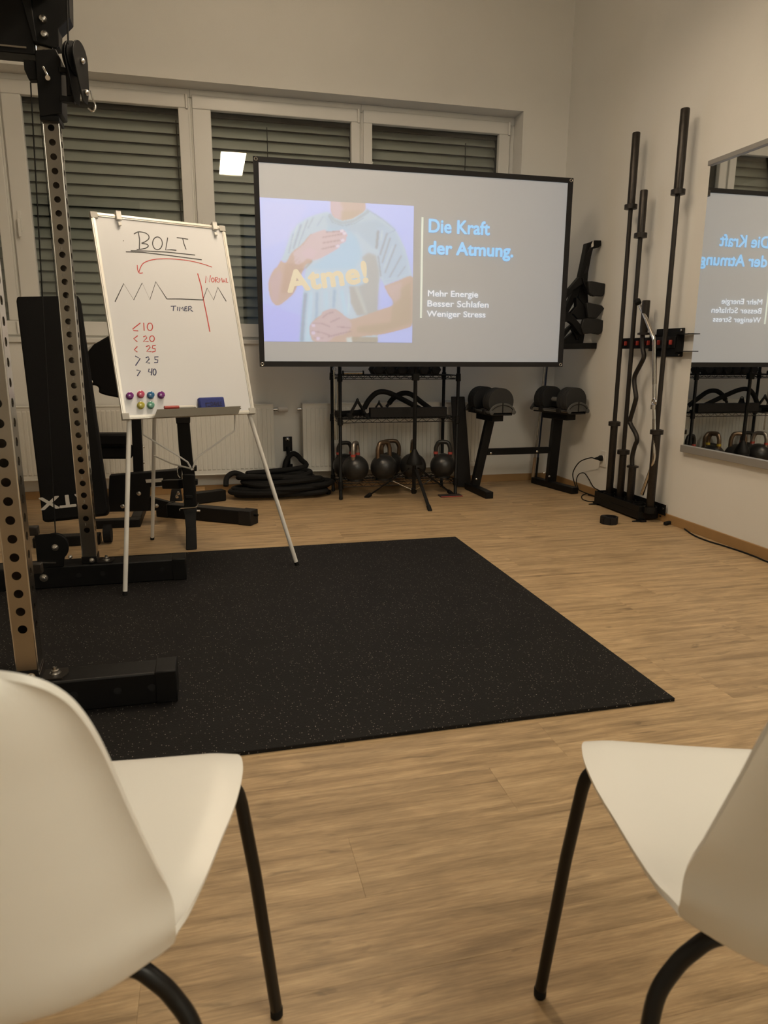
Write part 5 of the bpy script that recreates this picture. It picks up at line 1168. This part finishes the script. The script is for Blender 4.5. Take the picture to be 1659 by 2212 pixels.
# crosswise foot tube
c0, c1 = atz(360, 1127, .0), atz(555, 1137, .0)
ta, tb = Vector((-.335, 4.700, .046)), Vector((.232, 4.318, .046)); td = (tb-ta).normalized()
MB().beam(ta, tb, .085, .084).build('foot_tube', M_black, fd, bevel=.005)
MB().beam(tb-td*.08, tb+td*.006, .094, .091).build('end_cap', M_blackm, fd, bevel=.004); MB().beam(ta-td*.006, ta+td*.08, .094, .091).build('end_cap', M_blackm, fd, bevel=.004)
MB().cyl(tb+td*.004+Vector((0, 0, .016)), tb+td*.032+Vector((0, 0, .016)), .008, 10).build('pin', M_black, fd)
MB().prism([P5(645, 870, 4.20), P5(780, 865, 4.20), P5(760, 740, 4.40), P5(665, 745, 4.40)], (0, .01, .0)).build('top_plate', M_black, fd)
for p_ in ((735, 790), (722, 825)): MB().lathe([(.011, 0), (.011, .004), (.006, .014)], P5(*p_, 4.21), (0, -.5, 1), 10).build('bolt', M_bolt, fd)
MB().beam(P5(600, 690, 4.15), P5(770, 690, 4.05), .05, .05).build('side_arm', M_black, fd, bevel=.004)
MB().beam(atz(400, 1078, .042), atz(484, 1068, .042), .075, .075).build('rear_tube', M_black, fd, bevel=.004)
# pins and latch wires
MB().tube([P5(752, 965, 3.92), P5(752, 945, 3.92), P5(770, 938, 3.92), P5(905, 928, 3.92), P5(938, 912, 3.92), P5(940, 885, 3.92)], .0035, 8).build('latch_wire', M_chrome, fd)
MB().tube([P5(740, 525, 3.97), P5(728, 532, 3.97), P5(730, 600, 3.97), P5(752, 628, 3.97)], .004, 8).build('latch_wire', M_chrome, fd)
MB().cyl(P5(925, 965, 3.95), P5(960, 965, 3.95), .006, 10).build('pin', M_bolt, fd)
MB().prism([P5(725, 522, FYY-.008), P5(770, 522, FYY-.008), P5(770, 610, FYY-.008), P5(745, 610, FYY-.008)], (0, .05, 0)).build('bracket', M_black, fd, bevel=.003)
MB().prism([P5(890, 510, FYY-.004), P5(925, 510, FYY-.004), P5(925, 558, FYY-.004), P5(900, 560, FYY-.004)], (0, .05, 0)).build('bracket', M_black, fd, bevel=.003)
MB().prism([P5(900, 650, FYY-.004), P5(935, 650, FYY-.004), P5(935, 700, FYY-.004), P5(905, 705, FYY-.004)], (0, .05, 0)).build('knob', M_rubber, fd, bevel=.004)

# ================================================================== CHAIRS
def interp(tab, s):
    for (s0, v0), (s1, v1) in zip(tab[:-1], tab[1:]):
        if s <= s1:
            f = (s-s0)/(s1-s0); f = max(0, min(1, f)); return v0+(v1-v0)*f
    return tab[-1][1]
def chair_shell():
    # rows from the front lip over the seat and up the back: half width, centre y, centre z, rim dy, rim dz
    rows = [(.150, .2115, .434, .004, -.004), (.188, .2125, .444, .004, -.003), (.209, .209, .4525, .005, -.003), (.222, .199, .4585, .005, -.003), (.229, .178, .4610, .003, -.003),
            (.231, .145, .4595, 0, -.003), (.226, .09, .4550, 0, -.002), (.215, .03, .4495, .002, 0), (.204, -.035, .4430, .010, .003), (.192, -.090, .4360, .022, .012), (.184, -.135, .4315, .040, .020),
            (.1815, -.165, .4330, .050, .024), (.183, -.186, .4430, .060, .020), (.187, -.200, .4640, .067, .010), (.190, -.209, .492, .070, .002), (.189, -.216, .527, .069, 0),
            (.182, -.222, .570, .064, 0), (.173, -.228, .613, .059, 0), (.164, -.234, .656, .054, 0), (.156, -.240, .699, .049, 0), (.149, -.246, .732, .044, 0),
            (.140, -.250, .756, .041, 0), (.130, -.253, .771, .039, 0), (.117, -.2555, .782, .037, 0), (.098, -.2575, .7895, .036, 0), (.070, -.2590, .7945, .035, 0), (.035, -.260, .7970, .035, 0)]
    A = np.array(rows); A[9:, 3] += np.where(A[9:, 2] > .50, .016, np.where(A[9:, 2] > .46, .006, .002)); A[:9, 2] += .0075; A[15:, 2] += np.linspace(.002, .006, len(A)-15); A[14:, 0] += np.linspace(0, .007, len(A)-14); ctrl = np.vstack([2*A[0]-A[1], A, 2*A[-1]-A[-2]]); out = []
    for q in range(1, len(ctrl)-2):
        p0, p1, p2, p3 = ctrl[q-1:q+3]
        for k_ in range(4):
            t = k_/4; out.append(.5*((2*p1)+(p2-p0)*t+(2*p0-5*p1+4*p2-p3)*t*t+(3*p1-p0-3*p2+p3)*t**3))
    out.append(A[-1])
    NU = 32; tt = [math.sin((j/NU*2-1)*PI/2) for j in range(NU+1)]; vs = []
    for w_, y_, z_, dy, dz in out:
        for t_ in tt:
            q = abs(t_); lip = .007*max(0, q-.86)/.14; lb = .017*(max(0, q-.78)/.22)**2
            back = min(1, max(0, (z_-.455)/.12)) if y_ < -.15 else 0
            vs.append(Vector((w_*t_, y_+dy*q**2.3-lb*back, z_+dz*q**4.5-lip*(1-back)*.6-(0 if y_ < -.1 else .004*(1-q*q)))))
    N = NU+1; fs = [(i*N+j, i*N+j+1, (i+1)*N+j+1, (i+1)*N+j) for i in range(len(out)-1) for j in range(NU)]
    mb = MB(); mb.add(vs, fs); return mb
def make_chair(loc, rz, label):
    t = thing('shell_chair', label, 'chair', loc, rz, 'white shell chairs in the foreground')
    sh_ = chair_shell().build('seat_shell', M_chair, t, world=False, ang=80)
    so_m = sh_.modifiers.new('thick', 'SOLIDIFY'); so_m.thickness = .0065; so_m.offset = 0
    bv = sh_.modifiers.new('round', 'BEVEL'); bv.width = .0028; bv.segments = 3; bv.limit_method = 'ANGLE'; bv.angle_limit = R(50)
    for sx in (-1, 1):
        pf = [(sx*.02, .150, .4470), (sx*.150, .155, .4460), (sx*.200, .168, .441), (sx*.219, .174, .426), (sx*.226, .176, .400), (sx*.240, .184, .28), (sx*.264, .199, .012)]
        MB().tube(smoothpath(pf[:5], 5)+[Vector(p) for p in pf[5:]], .0095, 14).build('leg', M_leg, t, world=False)
        pr = [(sx*.02, -.100, .4190), (sx*.105, -.103, .4190), (sx*.140, -.107, .4160), (sx*.160, -.110, .402), (sx*.178, -.112, .380), (sx*.199, -.122, .345), (sx*.211, -.142, .28), (sx*.240, -.205, .012)]
        MB().tube(smoothpath(pr[:7], 6)+[Vector(pr[7])], .0095, 14).build('leg', M_leg, t, world=False)
        for (x_, y_, d) in ((.264, .199, (.09, .055, -1)), (.240, -.205, (.10, -.21, -1))):
            MB().lathe([(.0096, -.006), (.0100, -.004), (.0100, .009), (.0085, .0115)], (sx*x_, y_, .0125), (sx*d[0]*0, 0, -1), 14).build('glide', M_rubber, t, world=False)
        MB().cyl((sx*.105, -.10, .4190), (sx*.105, .15, .4460), .009, 10).build('seat_rail', M_leg, t, world=False)
        MB().lathe([(.012, 0), (.014, .006), (.010, .012)], (sx*.095, -.115, .424), (0, -.3, -1), 12).build('stacking_bumper', M_rubber, t, world=False)
    return t
make_chair((-.228, .772, 0), R(-7.1), 'white plastic shell chair in the left foreground, seen from behind')
make_chair((.669, .599, 0), R(-18.6), 'white plastic shell chair in the right foreground, cut by the photo edge')
